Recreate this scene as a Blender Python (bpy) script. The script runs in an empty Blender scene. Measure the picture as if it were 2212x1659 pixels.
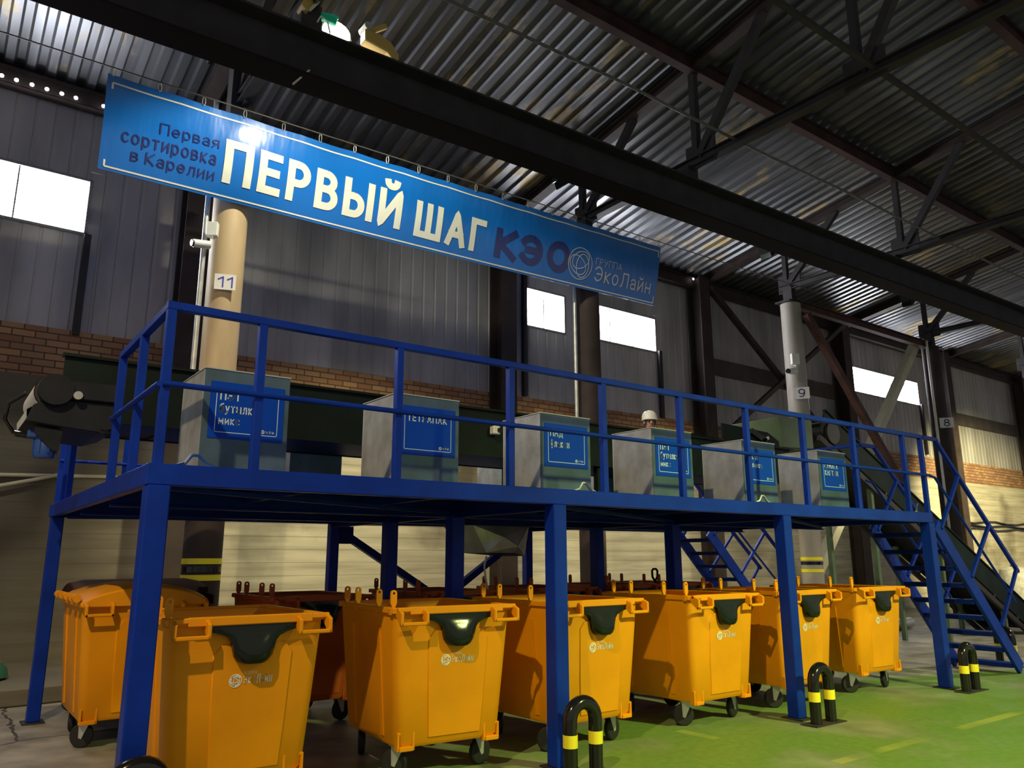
import bpy, bmesh, math, random
from mathutils import Vector, Matrix
random.seed(7)
SC = bpy.context.scene
COL = SC.collection
# ------------------------------------------------------------------ camera
F_PX = 1679.88
YAW, PITCH, ROLL = -0.6357, 0.2197, -0.0025
cam_d = bpy.data.cameras.new('camera')
cam_d.sensor_fit = 'HORIZONTAL'; cam_d.sensor_width = 36.0
cam_d.lens = F_PX / 2212.0 * 36.0
cam_d.clip_start = 0.05; cam_d.clip_end = 300
cam = bpy.data.objects.new('camera', cam_d); COL.objects.link(cam)
_f = Vector((-math.sin(YAW) * math.cos(PITCH), math.cos(YAW) * math.cos(PITCH), math.sin(PITCH)))
_r = Vector((math.cos(YAW), math.sin(YAW), 0)); _u = _r.cross(_f)
_r2 = math.cos(ROLL) * _r + math.sin(ROLL) * _u
_u2 = -math.sin(ROLL) * _r + math.cos(ROLL) * _u
M = Matrix((_r2, _u2, -_f)).transposed().to_4x4()
M.translation = Vector((-1.0592, -5.0519, 1.6))
cam.matrix_world = M
SC.camera = cam
# ------------------------------------------------------------------ world, view, large lights
SC.view_settings.view_transform = 'Standard'
SC.view_settings.look = 'None'
SC.view_settings.gamma = 1.0
SC.view_settings.use_curve_mapping = False
SC.view_settings.exposure = 0.0
W = bpy.data.worlds.new('world'); SC.world = W; W.use_nodes = True
W.node_tree.nodes['Background'].inputs[0].default_value = (0.70, 0.68, 0.72, 1)
W.node_tree.nodes['Background'].inputs[1].default_value = 0.42


def lamp(name, kind, loc, energy, color, target=None, radius=0.15, spot=120, blend=0.4):
    d = bpy.data.lights.new(name, kind); d.energy = energy; d.color = color
    if kind == 'SPOT':
        d.spot_size = math.radians(spot); d.spot_blend = blend
    d.shadow_soft_size = radius
    o = bpy.data.objects.new(name, d); o.location = loc; COL.objects.link(o)
    if target is not None:
        o.rotation_euler = (Vector(target) - Vector(loc)).to_track_quat('-Z', 'Y').to_euler()
    return o


# floodlights of the hall that stand outside the frame
lamp('hall_lamp_left', 'SPOT', (-4.6, -4.7, 9.2), 3000, (1.0, 0.76, 0.40), (2.4, 0.5, 0.9), 0.08, 66, 0.5)
lamp('hall_lamp_right', 'SPOT', (7.5, -9.0, 7.2), 5500, (0.88, 1.0, 0.30), (6.6, -1.6, 0.0), 0.25, 60, 0.9)
for _x, _e in ((4.4, 340), (8.6, 320), (13.0, 200), (17.5, 100)):   # unseen fill spots, added to light the wall behind the platform
    lamp('wall_fill_spot', 'SPOT', (_x, 4.95, 3.1), _e, (1.0, 0.90, 0.50), (_x + .3, 8.2, 1.3), 0.12, 125, 0.35)
lamp('hall_lamp_far', 'SPOT', (25.0, 1.0, 6.5), 9000, (1.0, 0.88, 0.42), (30.5, 8.2, 1.0), 0.25, 72, 0.7)
lamp('floor_fill_spot', 'SPOT', (17.0, -4.0, 7.6), 2600, (1.0, 0.92, 0.62), (13.5, 2.2, 0), 0.2, 62, 0.8)  # unseen fill spot, added to brighten the floor past the stairs
# ------------------------------------------------------------------ colours and materials
def lin(r, g, b):
    f = lambda c: (c / 255 / 12.92) if c / 255 <= 0.04045 else ((c / 255 + 0.055) / 1.055) ** 2.4
    return (f(r), f(g), f(b))


def mat(name, base, rough=0.5, metal=0.0, var=0.0, scale=4.0, bump=0.0, bscale=60.0, spec=0.5, stretch=(1, 1, 1), dark=None):
    m = bpy.data.materials.new(name); m.use_nodes = True
    nt = m.node_tree; N = nt.nodes; L = nt.links; b = N['Principled BSDF']
    b.inputs['Base Color'].default_value = (*base, 1); b.inputs['Roughness'].default_value = rough
    b.inputs['Metallic'].default_value = metal
    b.inputs['Specular IOR Level'].default_value = spec
    tc = N.new('ShaderNodeTexCoord'); mp = N.new('ShaderNodeMapping'); mp.inputs['Scale'].default_value = stretch
    L.new(tc.outputs['Object'], mp.inputs[0])
    if var:
        n = N.new('ShaderNodeTexNoise'); n.inputs['Scale'].default_value = scale; n.inputs['Detail'].default_value = 6
        L.new(mp.outputs[0], n.inputs['Vector'])
        r = N.new('ShaderNodeValToRGB'); r.color_ramp.elements[0].position = 0.32; r.color_ramp.elements[1].position = 0.7
        d = dark if dark else tuple(c * (1 - var) for c in base)
        r.color_ramp.elements[0].color = (*d, 1); r.color_ramp.elements[1].color = (*[min(1, c * (1 + var * 0.4)) for c in base], 1)
        L.new(n.outputs['Fac'], r.inputs[0]); L.new(r.outputs[0], b.inputs['Base Color'])
    if bump:
        n2 = N.new('ShaderNodeTexNoise'); n2.inputs['Scale'].default_value = bscale; n2.inputs['Detail'].default_value = 3
        L.new(mp.outputs[0], n2.inputs['Vector'])
        bp = N.new('ShaderNodeBump'); bp.inputs['Strength'].default_value = bump; bp.inputs['Distance'].default_value = 0.01
        L.new(n2.outputs['Fac'], bp.inputs['Height']); L.new(bp.outputs[0], b.inputs['Normal'])
    return m


def emit(name, col, s):
    m = bpy.data.materials.new(name); m.use_nodes = True
    b = m.node_tree.nodes['Principled BSDF']
    b.inputs['Base Color'].default_value = (*col, 1); b.inputs['Emission Color'].default_value = (*col, 1)
    b.inputs['Emission Strength'].default_value = s
    return m


BLUE = mat('blue_paint', (0.004, 0.034, 0.36), 0.38, 0, 0.25, 3, 0.08, 40, spec=0.18)
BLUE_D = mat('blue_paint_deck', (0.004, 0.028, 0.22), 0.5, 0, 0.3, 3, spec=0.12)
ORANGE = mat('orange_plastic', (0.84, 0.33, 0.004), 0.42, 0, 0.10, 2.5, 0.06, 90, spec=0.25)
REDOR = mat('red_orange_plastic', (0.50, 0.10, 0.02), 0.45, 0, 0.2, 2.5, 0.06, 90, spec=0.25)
BLACKP = mat('black_plastic', (0.012, 0.017, 0.013), 0.16, 0, 0, 1, 0.05, 30, spec=0.28)
RUBBER = mat('black_rubber', (0.012, 0.012, 0.012), 0.7)
ZINC = mat('zinc_bracket', (0.58, 0.60, 0.57), 0.4, 0.5, 0.25, 9)
GALV = mat('galvanised_sheet', (0.60, 0.64, 0.68), 0.36, 0.45, 0.35, 3.5, 0.10, 12, dark=(0.36, 0.37, 0.36))
GALV_IN = mat('galvanised_inside', (0.33, 0.37, 0.37), 0.5, 0.6, 0.3, 4)
FILM = mat('blue_film', (0.080, 0.135, 0.215), 0.4, 0.2, 0.45, 3.5, 0.08, 12, spec=0.3, dark=(0.06, 0.105, 0.12))
RIMM = mat('bright_rim', (0.70, 0.74, 0.72), 0.35, 0.5)
SHADE_BROWN = mat('shade_brown_plastic', (0.05, 0.018, 0.011), 0.7, spec=0.1)  # brown set dark so the colour carries the shade around the bin
SACK = mat('sack_grey', (0.34, 0.34, 0.33), 0.7, 0, 0.3, 8)
SIGNB = mat('sign_blue', (0.004, 0.060, 0.50), 0.4, spec=0.10)
SIGNL = mat('sign_light', (0.62, 0.80, 0.92), 0.5)
CREAM = mat('print_cream', (0.86, 0.88, 0.78), 0.4)
WHITE = mat('white_plastic', (0.78, 0.78, 0.74), 0.45, 0, 0.1, 8)
PRIMER = mat('brown_primer', (0.042, 0.027, 0.024), 0.75, 0, 0.45, 2.5, 0.1, 20)
DARKST = mat('dark_steel', (0.030, 0.025, 0.028), 0.7, 0, 0.4, 3)
REDST = mat('red_oxide_steel', (0.10, 0.042, 0.032), 0.7, 0, 0.5, 3)
PIPE = mat('pipe_buff', (0.56, 0.41, 0.235), 0.55, 0, 0.25, 2.5, 0.05, 15, stretch=(1, 1, 0.25))
PALE = mat('pale_plank', (0.62, 0.58, 0.42), 0.6, 0, 0.15, 3)
CONVG = mat('conveyor_green', (0.010, 0.018, 0.016), 0.5, 0, 0.3, 3, spec=0.12)
CONVL = mat('hood_green', (0.10, 0.16, 0.085), 0.5, 0, 0.2, 4)
GUARD = mat('guard_steel', (0.016, 0.019, 0.026), 0.5, 0, 0.3, 5, spec=0.2)
BELT = mat('belt_rubber', (0.018, 0.018, 0.022), 0.55)
MOTORB = mat('motor_blue', (0.02, 0.07, 0.30), 0.4)
GLOSSK = mat('gloss_black_paint', (0.010, 0.010, 0.010), 0.14)
YEL = mat('reflective_yellow', (0.92, 0.80, 0.03), 0.35)
SKIN = mat('skin', (0.46, 0.22, 0.15), 0.55)
CLOTH = mat('work_jacket', (0.03, 0.05, 0.12), 0.9, 0, 0.2, 20)
LAMPG = emit('floodlight_glass', (1.0, 0.97, 0.78), 60)
GREENP = mat('green_plastic', (0.02, 0.62, 0.38), 0.3)
BRASS = mat('ochre_paint', (0.50, 0.36, 0.10), 0.45)
RED = mat('sign_red', (0.62, 0.03, 0.06), 0.4)
ROPE = mat('steel_rope', (0.10, 0.10, 0.09), 0.6)
FLANGE = mat('flange_steel', (0.016, 0.012, 0.014), 0.8, spec=0.1)
PURL = mat('purlin_brown', (0.050, 0.026, 0.022), 0.8, 0, 0.4, 2, spec=0.2)
PIPEG = mat('pipe_grey', (0.40, 0.36, 0.31), 0.55, 0, 0.25, 2.5, 0.05, 15, stretch=(1, 1, 0.25))
GIRT = mat('girt_brown', (0.085, 0.070, 0.062), 0.8, 0, 0.3, 2)


# ------------------------------------------------------------------ mesh helper
class MB:
    def __init__(s): s.v = []; s.f = []
    def add(s, vs, fs):
        n = len(s.v); s.v += [Vector(p) for p in vs]; s.f += [tuple(n + i for i in f) for f in fs]; return s
    def box(s, x0, x1, y0, y1, z0, z1):
        vs = [(x, y, z) for x in (x0, x1) for y in (y0, y1) for z in (z0, z1)]
        return s.add(vs, [(0, 1, 3, 2), (4, 6, 7, 5), (0, 4, 5, 1), (2, 3, 7, 6), (0, 2, 6, 4), (1, 5, 7, 3)])
    def beam(s, p0, p1, w, h, up=(0, 0, 1)):
        p0, p1 = Vector(p0), Vector(p1); d = (p1 - p0).normalized(); up = Vector(up)
        if abs(d.dot(up)) > 0.98: up = Vector((0, 1, 0))
        sd = d.cross(up).normalized() * w / 2; u = sd.cross(d).normalized() * h / 2
        vs = []
        for p in (p0, p1):
            vs += [p - sd - u, p + sd - u, p + sd + u, p - sd + u]
        return s.add(vs, [(3, 2, 1, 0), (4, 5, 6, 7), (0, 1, 5, 4), (1, 2, 6, 5), (2, 3, 7, 6), (3, 0, 4, 7)])
    def ibeam(s, p0, p1, w, h, t=0.02):
        p0, p1 = Vector(p0), Vector(p1); d = (p1 - p0).normalized(); sd = d.cross(Vector((0, 0, 1))).normalized(); u = sd.cross(d).normalized()
        o = (h - t) / 2
        s.beam(p0 + u * o, p1 + u * o, w, t); s.beam(p0 - u * o, p1 - u * o, w, t)
        return s.beam(p0, p1, t, h - 2 * t)
    def tube(s, pts, r, n=12, cap=True, closed=False):
        pts = [Vector(p) for p in pts]; rs = r if isinstance(r, (list, tuple)) else [r] * len(pts)
        prev = None; rings = []
        m = len(pts)
        for i, p in enumerate(pts):
            if closed: d = (pts[(i + 1) % m] - pts[i - 1]).normalized()
            elif i == 0: d = (pts[1] - p).normalized()
            elif i == m - 1: d = (p - pts[i - 1]).normalized()
            else: d = ((pts[i + 1] - p).normalized() + (p - pts[i - 1]).normalized()).normalized()
            if prev is None:
                a = Vector((0, 0, 1)) if abs(d.z) < 0.9 else Vector((1, 0, 0))
                x = d.cross(a).normalized()
            else:
                x = (prev - d * prev.dot(d)).normalized()
            prev = x; y = d.cross(x)
            rings.append([p + (x * math.cos(2 * math.pi * k / n) + y * math.sin(2 * math.pi * k / n)) * rs[i] for k in range(n)])
        vs = [q for R in rings for q in R]; fs = []
        for i in range(m if closed else m - 1):
            j = (i + 1) % m
            for k in range(n):
                fs.append((i * n + k, i * n + (k + 1) % n, j * n + (k + 1) % n, j * n + k))
        if cap and not closed:
            fs.append(tuple(range(n))[::-1]); fs.append(tuple((m - 1) * n + k for k in range(n)))
        return s.add(vs, fs)
    def cyl(s, p0, p1, r, n=20, r2=None):
        return s.tube([p0, p1], [r, r if r2 is None else r2], n)
    def lathe(s, prof, origin=(0, 0, 0), n=24, axis='z'):
        vs = []; o = Vector(origin)
        for r, h in prof:
            for k in range(n):
                a = 2 * math.pi * k / n
                c, d = r * math.cos(a), r * math.sin(a)
                vs.append(o + (Vector((c, d, h)) if axis == 'z' else Vector((c, h, d)) if axis == 'y' else Vector((h, c, d))))
        fs = []
        for i in range(len(prof) - 1):
            for k in range(n):
                fs.append((i * n + k, i * n + (k + 1) % n, (i + 1) * n + (k + 1) % n, (i + 1) * n + k))
        fs.append(tuple(range(n))[::-1]); fs.append(tuple((len(prof) - 1) * n + k for k in range(n)))
        return s.add(vs, fs)
    def prism(s, poly, a, b, axis='y'):
        """poly: 2D points; extruded from a to b along axis. axis y: (x,z); x: (y,z); z: (x,y)"""
        n = len(poly)
        def P(p, h): return (p[0], h, p[1]) if axis == 'y' else (h, p[0], p[1]) if axis == 'x' else (p[0], p[1], h)
        vs = [P(p, a) for p in poly] + [P(p, b) for p in poly]
        fs = [tuple(range(n)), tuple(range(2 * n - 1, n - 1, -1))]
        for i in range(n):
            j = (i + 1) % n; fs.append((i, i + n, j + n, j))
        return s.add(vs, fs)
    def build(s, name, m, parent=None, off=None, bevel=0.0, smooth=False, seg=1):
        me = bpy.data.meshes.new(name)
        o = Vector(off) if off is not None else Vector((0, 0, 0))
        me.from_pydata([tuple(v - o) for v in s.v], [], s.f); me.validate()
        bm = bmesh.new(); bm.from_mesh(me); bmesh.ops.recalc_face_normals(bm, faces=bm.faces); bm.to_mesh(me); bm.free()
        me.materials.append(m)
        if smooth:
            for p in me.polygons: p.use_smooth = True
            try: me.set_sharp_from_angle(angle=math.radians(38))
            except Exception: pass
        ob = bpy.data.objects.new(name, me); COL.objects.link(ob)
        if parent is not None: ob.parent = parent
        elif off is not None: ob.location = o
        if bevel:
            b = ob.modifiers.new('bevel', 'BEVEL'); b.width = bevel; b.segments = seg; b.limit_method = 'ANGLE'; b.angle_limit = math.radians(40)
        return ob


def tag(o, label, cat, group=None, kind=None):
    if label: o['label'] = label
    if cat: o['category'] = cat
    if group: o['group'] = group
    if kind: o['kind'] = kind
    return o


def thing(name, label, cat, loc=(0, 0, 0), rz=0.0, group=None):
    o = bpy.data.objects.new(name, None); o.empty_display_size = 0.1; COL.objects.link(o)
    o.location = loc; o.rotation_euler = (0, 0, rz)
    return tag(o, label, cat, group)


def structure(o):
    o['kind'] = 'structure'; return o


def copy_tree(o, parent=None):
    c = o.copy(); COL.objects.link(c)
    if parent is not None: c.parent = parent
    for ch in list(o.children): copy_tree(ch, c)
    return c


def _arc(cx, cy, rx, ry, a0, a1, n=12):
    return [(cx + rx * math.cos(math.radians(a0 + (a1 - a0) * i / n)), cy + ry * math.sin(math.radians(a0 + (a1 - a0) * i / n))) for i in range(n + 1)]


_o = lambda cx, cy, rx, ry: _arc(cx, cy, rx, ry, 0, 360, 22)
_bowl = lambda w, z: [(0, z), (w, z)] + _arc(w, z / 2, w, z / 2, 90, -90) + [(0, 0)]
# pen strokes of the letters (width, lines); capitals one unit high
GLYPH = {
    'П': (.58, [[(0, 0), (0, 1), (.58, 1), (.58, 0)]]), 'Е': (.46, [[(.46, 1), (0, 1), (0, 0), (.46, 0)], [(0, .52), (.40, .52)]]),
    'Р': (.50, [[(0, 0), (0, 1), (.24, 1)] + _arc(.24, .72, .26, .28, 90, -90) + [(0, .44)]]),
    'В': (.52, [[(0, .53), (0, 1), (.22, 1)] + _arc(.22, .765, .24, .235, 90, -90) + [(0, .53)], [(0, 0)] + _bowl(.26, .53)]),
    'Ы': (.80, [[(0, 1), (0, 0)], _bowl(.25, .56), [(.80, 0), (.80, 1)]]), 'Й': (.60, [[(0, 1), (0, 0), (.60, 1), (.60, 0)], _arc(.30, 1.34, .16, .12, 180, 360)]),
    'Ш': (.84, [[(0, 1), (0, 0), (.84, 0), (.84, 1)], [(.42, 0), (.42, 1)]]), 'А': (.60, [[(0, 0), (.30, 1), (.60, 0)], [(.10, .30), (.50, .30)]]),
    'Г': (.44, [[(0, 0), (0, 1), (.44, 1)]]), 'К': (.52, [[(0, 0), (0, 1)], [(.52, 1), (.06, .5), (.52, 0)]]),
    'Э': (.54, [_arc(.22, .5, .32, .5, 140, -140, 18), [(.12, .5), (.52, .5)]]), 'О': (.64, [_o(.32, .5, .32, .5)]),
    'Л': (.62, [[(0, 0), (.10, .06), (.16, .4), (.18, 1), (.62, 1), (.62, 0)]]), 'У': (.56, [[(0, 1), (.27, .36)], [(.56, 1), (.24, .10), (.12, 0), (0, .01)]]),
    'Т': (.54, [[(0, 1), (.54, 1)], [(.27, 1), (.27, 0)]]), 'М': (.72, [[(0, 0), (0, 1), (.36, .3), (.72, 1), (.72, 0)]]),
    'Н': (.58, [[(0, 0), (0, 1)], [(.58, 0), (.58, 1)], [(0, .5), (.58, .5)]]), 'Б': (.52, [[(.46, 1), (0, 1), (0, 0)], _bowl(.26, .56)]),
    'Д': (.68, [[(0, -.18), (0, 0), (.68, 0), (.68, -.18)], [(.10, 0), (.17, .4), (.19, 1), (.57, 1), (.57, 0)]]),
    'а': (.42, [[(.04, .60)] + _arc(.22, .50, .20, .22, 130, 0, 8) + [(.42, 0)], _o(.21, .20, .21, .20)]), 'б': (.48, [_o(.24, .33, .24, .33), [(0, .34), (.02, .68), (.16, .90), (.44, 1.0)]]),
    'в': (.42, [[(0, .38), (0, .72), (.2, .72)] + _arc(.2, .55, .18, .17, 90, -90) + [(0, .38)], [(0, 0)] + _bowl(.21, .38)]), 'е': (.46, [_arc(.23, .36, .23, .36, 0, 315, 18), [(0, .37), (.46, .37)]]),
    'и': (.42, [[(0, .72), (0, 0), (.42, .72), (.42, 0)]]), 'й': (.42, [[(0, .72), (0, 0), (.42, .72), (.42, 0)], _arc(.21, 1.0, .13, .10, 180, 360)]),
    'к': (.38, [[(0, 0), (0, .72)], [(.38, .72), (.05, .36), (.38, 0)]]), 'л': (.46, [[(0, 0), (.08, .05), (.12, .3), (.14, .72), (.46, .72), (.46, 0)]]),
    'м': (.52, [[(0, 0), (0, .72), (.26, .2), (.52, .72), (.52, 0)]]), 'н': (.42, [[(0, 0), (0, .72)], [(.42, 0), (.42, .72)], [(0, .36), (.42, .36)]]),
    'о': (.48, [_o(.24, .36, .24, .36)]), 'п': (.42, [[(0, 0), (0, .72), (.42, .72), (.42, 0)]]), 'р': (.45, [[(0, -.24), (0, .72)], _o(.225, .36, .225, .36)]),
    'с': (.40, [_arc(.23, .36, .23, .36, 45, 315, 16)]), 'т': (.42, [[(0, .72), (.42, .72)], [(.21, .72), (.21, 0)]]),
    'у': (.44, [[(0, .72), (.22, .08)], [(.44, .72), (.16, -.16), (.07, -.24), (0, -.23)]]), 'ф': (.60, [[(.30, 1.0), (.30, -.24)], _o(.30, .36, .30, .36)]),
    'ы': (.58, [[(0, .72), (0, 0)], _bowl(.18, .40), [(.58, 0), (.58, .72)]]), 'я': (.42, [[(.42, 0), (.42, .72), (.2, .72)] + _arc(.2, .53, .2, .19, 90, 270) + [(.42, .34)], [(.24, .34), (0, 0)]]),
    '1': (.24, [[(0, .76), (.24, 1), (.24, 0)]]), '9': (.52, [_o(.26, .69, .26, .31), [(.52, .68), (.50, .34), (.38, .07), (.22, 0), (.06, .04)]]), '8': (.52, [_o(.26, .76, .21, .24), _o(.26, .26, .26, .26)]),
}


def text_faces(body, weight, asp):
    """letters as ribbons of even stroke, fitted to a box of aspect asp; coordinates come back as 0..1 in both directions"""
    def lay(kx):
        vs = []; fs = []; x = 0.0; h = weight / 2
        for ch in body:
            if ch == ' ': x += .30 * kx; continue
            w, lines = GLYPH[ch]
            for ln in lines:
                P = [Vector((x + p[0] * kx, p[1])) for p in ln]
                closed = (P[0] - P[-1]).length < 1e-4
                for i in range(len(P) - 1):
                    d = P[i + 1] - P[i]
                    if d.length < 1e-6: continue
                    d.normalize(); nv = Vector((-d.y, d.x)) * h
                    a = P[i] - (d * h if i == 0 and not closed else d * 0); b = P[i + 1] + (d * h if i == len(P) - 2 and not closed else d * 0)
                    n = len(vs); vs += [a - nv, b - nv, b + nv, a + nv]; fs.append((n, n + 1, n + 2, n + 3))
                for i in (range(len(P) - 1) if closed else range(1, len(P) - 1)):
                    d0 = (P[i] - P[i - 1 if i else -2]).normalized(); d1 = (P[i + 1] - P[i]).normalized()
                    n = len(vs)
                    if d0.dot(d1) > .8:
                        vs += [P[i] + Vector((h * math.cos(k * math.pi / 4 + .4), h * math.sin(k * math.pi / 4 + .4))) for k in range(8)]; fs.append(tuple(n + k for k in range(8)))
                    else:      # mitred corner
                        n0 = Vector((-d0.y, d0.x)); n1 = Vector((-d1.y, d1.x)); s = -1 if d0.x * d1.y - d0.y * d1.x > 0 else 1
                        mdir = (n0 + n1); mdir = mdir.normalized() if mdir.length > 1e-4 else n0; k = min(1.6, 1 / max(.3, mdir.dot(n0)))
                        vs += [P[i], P[i] + n0 * h * s, P[i] + mdir * h * s * k, P[i] + n1 * h * s]; fs.append((n, n + 1, n + 2, n + 3))
            x += w * kx + weight + .16 * kx + .02
        return vs, fs
    kx = 1.0
    for _ in range(8):
        vs, fs = lay(kx)
        x0 = min(v.x for v in vs); x1 = max(v.x for v in vs); y0 = min(v.y for v in vs); y1 = max(v.y for v in vs)
        kx = max(.15, kx * (1 + .9 * (asp / ((x1 - x0) / (y1 - y0)) - 1)))
    return [((v.x - x0) / (x1 - x0), (v.y - y0) / (y1 - y0)) for v in vs], fs


def refine(vs, fs, amax, bmax):
    vs = list(vs); out = []; todo = []; mid = {}
    for f in fs:
        for k in range(1, len(f) - 1): todo.append((f[0], f[k], f[k + 1]))
    def M_(i, j):
        k = (min(i, j), max(i, j))
        if k not in mid:
            mid[k] = len(vs); vs.append(((vs[i][0] + vs[j][0]) / 2, (vs[i][1] + vs[j][1]) / 2))
        return mid[k]
    while todo:
        t = todo.pop(); L = [max(abs(vs[t[k]][0] - vs[t[(k + 1) % 3]][0]) / amax, abs(vs[t[k]][1] - vs[t[(k + 1) % 3]][1]) / bmax) for k in range(3)]
        k = L.index(max(L))
        if L[k] <= 1: out.append(t); continue
        a, b, c = t[k], t[(k + 1) % 3], t[(k + 2) % 3]; m = M_(a, b); todo += [(a, m, c), (m, b, c)]
    return vs, out


def put_text(mb, body, fn, weight=0.13, amax=None):
    asp = (Vector(fn(1, 0)) - Vector(fn(0, 0))).length / (Vector(fn(0, 1)) - Vector(fn(0, 0))).length
    vs, fs = text_faces(body, weight, asp)
    if amax: vs, fs = refine(vs, fs, amax, .12)
    mb.add([fn(a, b) for a, b in vs], fs)


def emblem(mb, fn, w=0.035, n=40):
    """ring with three crossing loops, as flat bands; fn maps unit square (-1..1) to space"""
    def band(path, hw, closed=True):
        m = len(path); L = []; R = []
        for i in range(m):
            a = Vector(path[i - 1] if (closed or i) else path[i]); b = Vector(path[(i + 1) % m] if (closed or i < m - 1) else path[i])
            d = (b - a).normalized(); nrm = Vector((-d.y, d.x))
            L.append(Vector(path[i]) + nrm * hw); R.append(Vector(path[i]) - nrm * hw)
        vs = [fn(p.x, p.y) for p in L] + [fn(p.x, p.y) for p in R]
        k = m if closed else m - 1
        mb.add(vs, [(i, (i + 1) % m, (i + 1) % m + m, i + m) for i in range(k)])
    band([(0.97 * math.cos(t), 0.97 * math.sin(t)) for t in [2 * math.pi * i / n for i in range(n)]], w)
    for k in range(3):
        a = math.radians(90 + 120 * k); cx, cy = 0.22 * math.cos(a), 0.22 * math.sin(a); pts = []
        for i in range(n):
            t = 2 * math.pi * i / n
            u, v = 0.50 * math.cos(t), 0.72 * math.sin(t)
            pts.append((cx + u * math.cos(a + 0.5) - v * math.sin(a + 0.5), cy + u * math.sin(a + 0.5) + v * math.cos(a + 0.5)))
        band(pts, w)


# ================================================================== SETTING
WY = 8.2
# ---- floor
def floor_mat():
    m = bpy.data.materials.new('hall_floor'); m.use_nodes = True; nt = m.node_tree; N = nt.nodes; L = nt.links
    b = N['Principled BSDF']; tc = N.new('ShaderNodeTexCoord'); sp = N.new('ShaderNodeSeparateXYZ'); L.new(tc.outputs['Object'], sp.inputs[0])
    def math_(op, a, c, clamp=False):
        n = N.new('ShaderNodeMath'); n.operation = op; n.use_clamp = clamp
        for i, q in enumerate((a, c)):
            if q is None: continue
            if isinstance(q, (int, float)): n.inputs[i].default_value = q
            else: L.new(q, n.inputs[i])
        return n.outputs[0]
    def noise(s, d=5, st=None):
        n = N.new('ShaderNodeTexNoise'); n.inputs['Scale'].default_value = s; n.inputs['Detail'].default_value = d
        L.new(tc.outputs['Object'], n.inputs['Vector']); return n.outputs['Fac']
    X, Y = sp.outputs[0], sp.outputs[1]
    nz = noise(1.1); nf = noise(14, 3)
    # green painted zone: x > 0.6 and y < 1.2 (slanting off at the far right)
    edge = math_('ADD', math_('MULTIPLY', math_('SUBTRACT', nz, 0.5), 0.9), 0)
    gx = math_('MULTIPLY', math_('SUBTRACT', math_('ADD', X, edge), 0.55), 3.0, True)
    lim = math_('SUBTRACT', 1.15, math_('MULTIPLY', math_('MAXIMUM', math_('SUBTRACT', X, 9.0), 0), 0.28))
    gy = math_('MULTIPLY', math_('ADD', math_('SUBTRACT', lim, Y), math_('MULTIPLY', edge, 0.3)), 5.0, True)
    g = math_('MULTIPLY', gx, gy)
    worn = N.new('ShaderNodeValToRGB'); worn.color_ramp.elements[0].position = 0.36; worn.color_ramp.elements[1].position = 0.52
    worn.color_ramp.elements[0].color = (0.35, 0.35, 0.35, 1)
    L.new(noise(0.75, 8), worn.inputs[0])
    g2 = math_('MULTIPLY', g, worn.outputs[0])
    con = N.new('ShaderNodeValToRGB'); con.color_ramp.elements[0].color = (0.17, 0.155, 0.125, 1); con.color_ramp.elements[1].color = (0.40, 0.38, 0.32, 1)
    con.color_ramp.elements[0].position = 0.3; con.color_ramp.elements[1].position = 0.72
    L.new(noise(2.3, 8), con.inputs[0])
    grn = N.new('ShaderNodeValToRGB'); grn.color_ramp.elements[0].color = (0.10, 0.19, 0.035, 1); grn.color_ramp.elements[1].color = (0.19, 0.31, 0.07, 1)
    L.new(nf, grn.inputs[0])
    mx = N.new('ShaderNodeMix'); mx.data_type = 'RGBA'; L.new(g2, mx.inputs[0]); L.new(con.outputs[0], mx.inputs[6]); L.new(grn.outputs[0], mx.inputs[7])
    # worn yellow floor line along x at y=-1.18 and a short cross piece
    def strip(v, c, w):
        return math_('LESS_THAN', math_('ABSOLUTE', math_('SUBTRACT', v, c), None), w)
    l1 = math_('MULTIPLY', strip(Y, -1.18, 0.055), math_('GREATER_THAN', X, 5.0))
    l2 = math_('MULTIPLY', strip(X, 4.9, 0.06), strip(Y, 0.15, 0.22))
    ln = math_('MULTIPLY', math_('MAXIMUM', l1, l2), math_('MULTIPLY', math_('SUBTRACT', nz, 0.40), 5.0, True))
    ln = math_('MULTIPLY', ln, 0.42)
    mx2 = N.new('ShaderNodeMix'); mx2.data_type = 'RGBA'; L.new(ln, mx2.inputs[0]); L.new(mx.outputs[2], mx2.inputs[6]); mx2.inputs[7].default_value = (0.55, 0.50, 0.10, 1)
    # cracks in the bare concrete on the left
    vo = N.new('ShaderNodeTexVoronoi'); vo.feature = 'DISTANCE_TO_EDGE'; vo.inputs['Scale'].default_value = 0.55
    wv = N.new('ShaderNodeMix'); wv.data_type = 'RGBA'; wv.inputs[0].default_value = 0.16
    nn = N.new('ShaderNodeTexNoise'); nn.inputs['Scale'].default_value = 3; L.new(tc.outputs['Object'], nn.inputs['Vector'])
    L.new(tc.outputs['Object'], wv.inputs[6]); L.new(nn.outputs['Color'], wv.inputs[7]); L.new(wv.outputs[2], vo.inputs['Vector'])
    cr = math_('MULTIPLY', math_('LESS_THAN', vo.outputs['Distance'], 0.006), math_('LESS_THAN', X, 1.2))
    mx3 = N.new('ShaderNodeMix'); mx3.data_type = 'RGBA'; L.new(cr, mx3.inputs[0]); L.new(mx2.outputs[2], mx3.inputs[6]); mx3.inputs[7].default_value = (0.05, 0.045, 0.04, 1)
    L.new(mx3.outputs[2], b.inputs['Base Color'])
    rr = N.new('ShaderNodeMapRange'); rr.inputs[3].default_value = 0.42; rr.inputs[4].default_value = 0.72; L.new(nz, rr.inputs[0]); L.new(rr.outputs[0], b.inputs['Roughness'])
    bp = N.new('ShaderNodeBump'); bp.inputs['Strength'].default_value = 0.2; bp.inputs['Distance'].default_value = 0.01; L.new(nf, bp.inputs['Height']); L.new(bp.outputs[0], b.inputs['Normal'])
    return m


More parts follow.
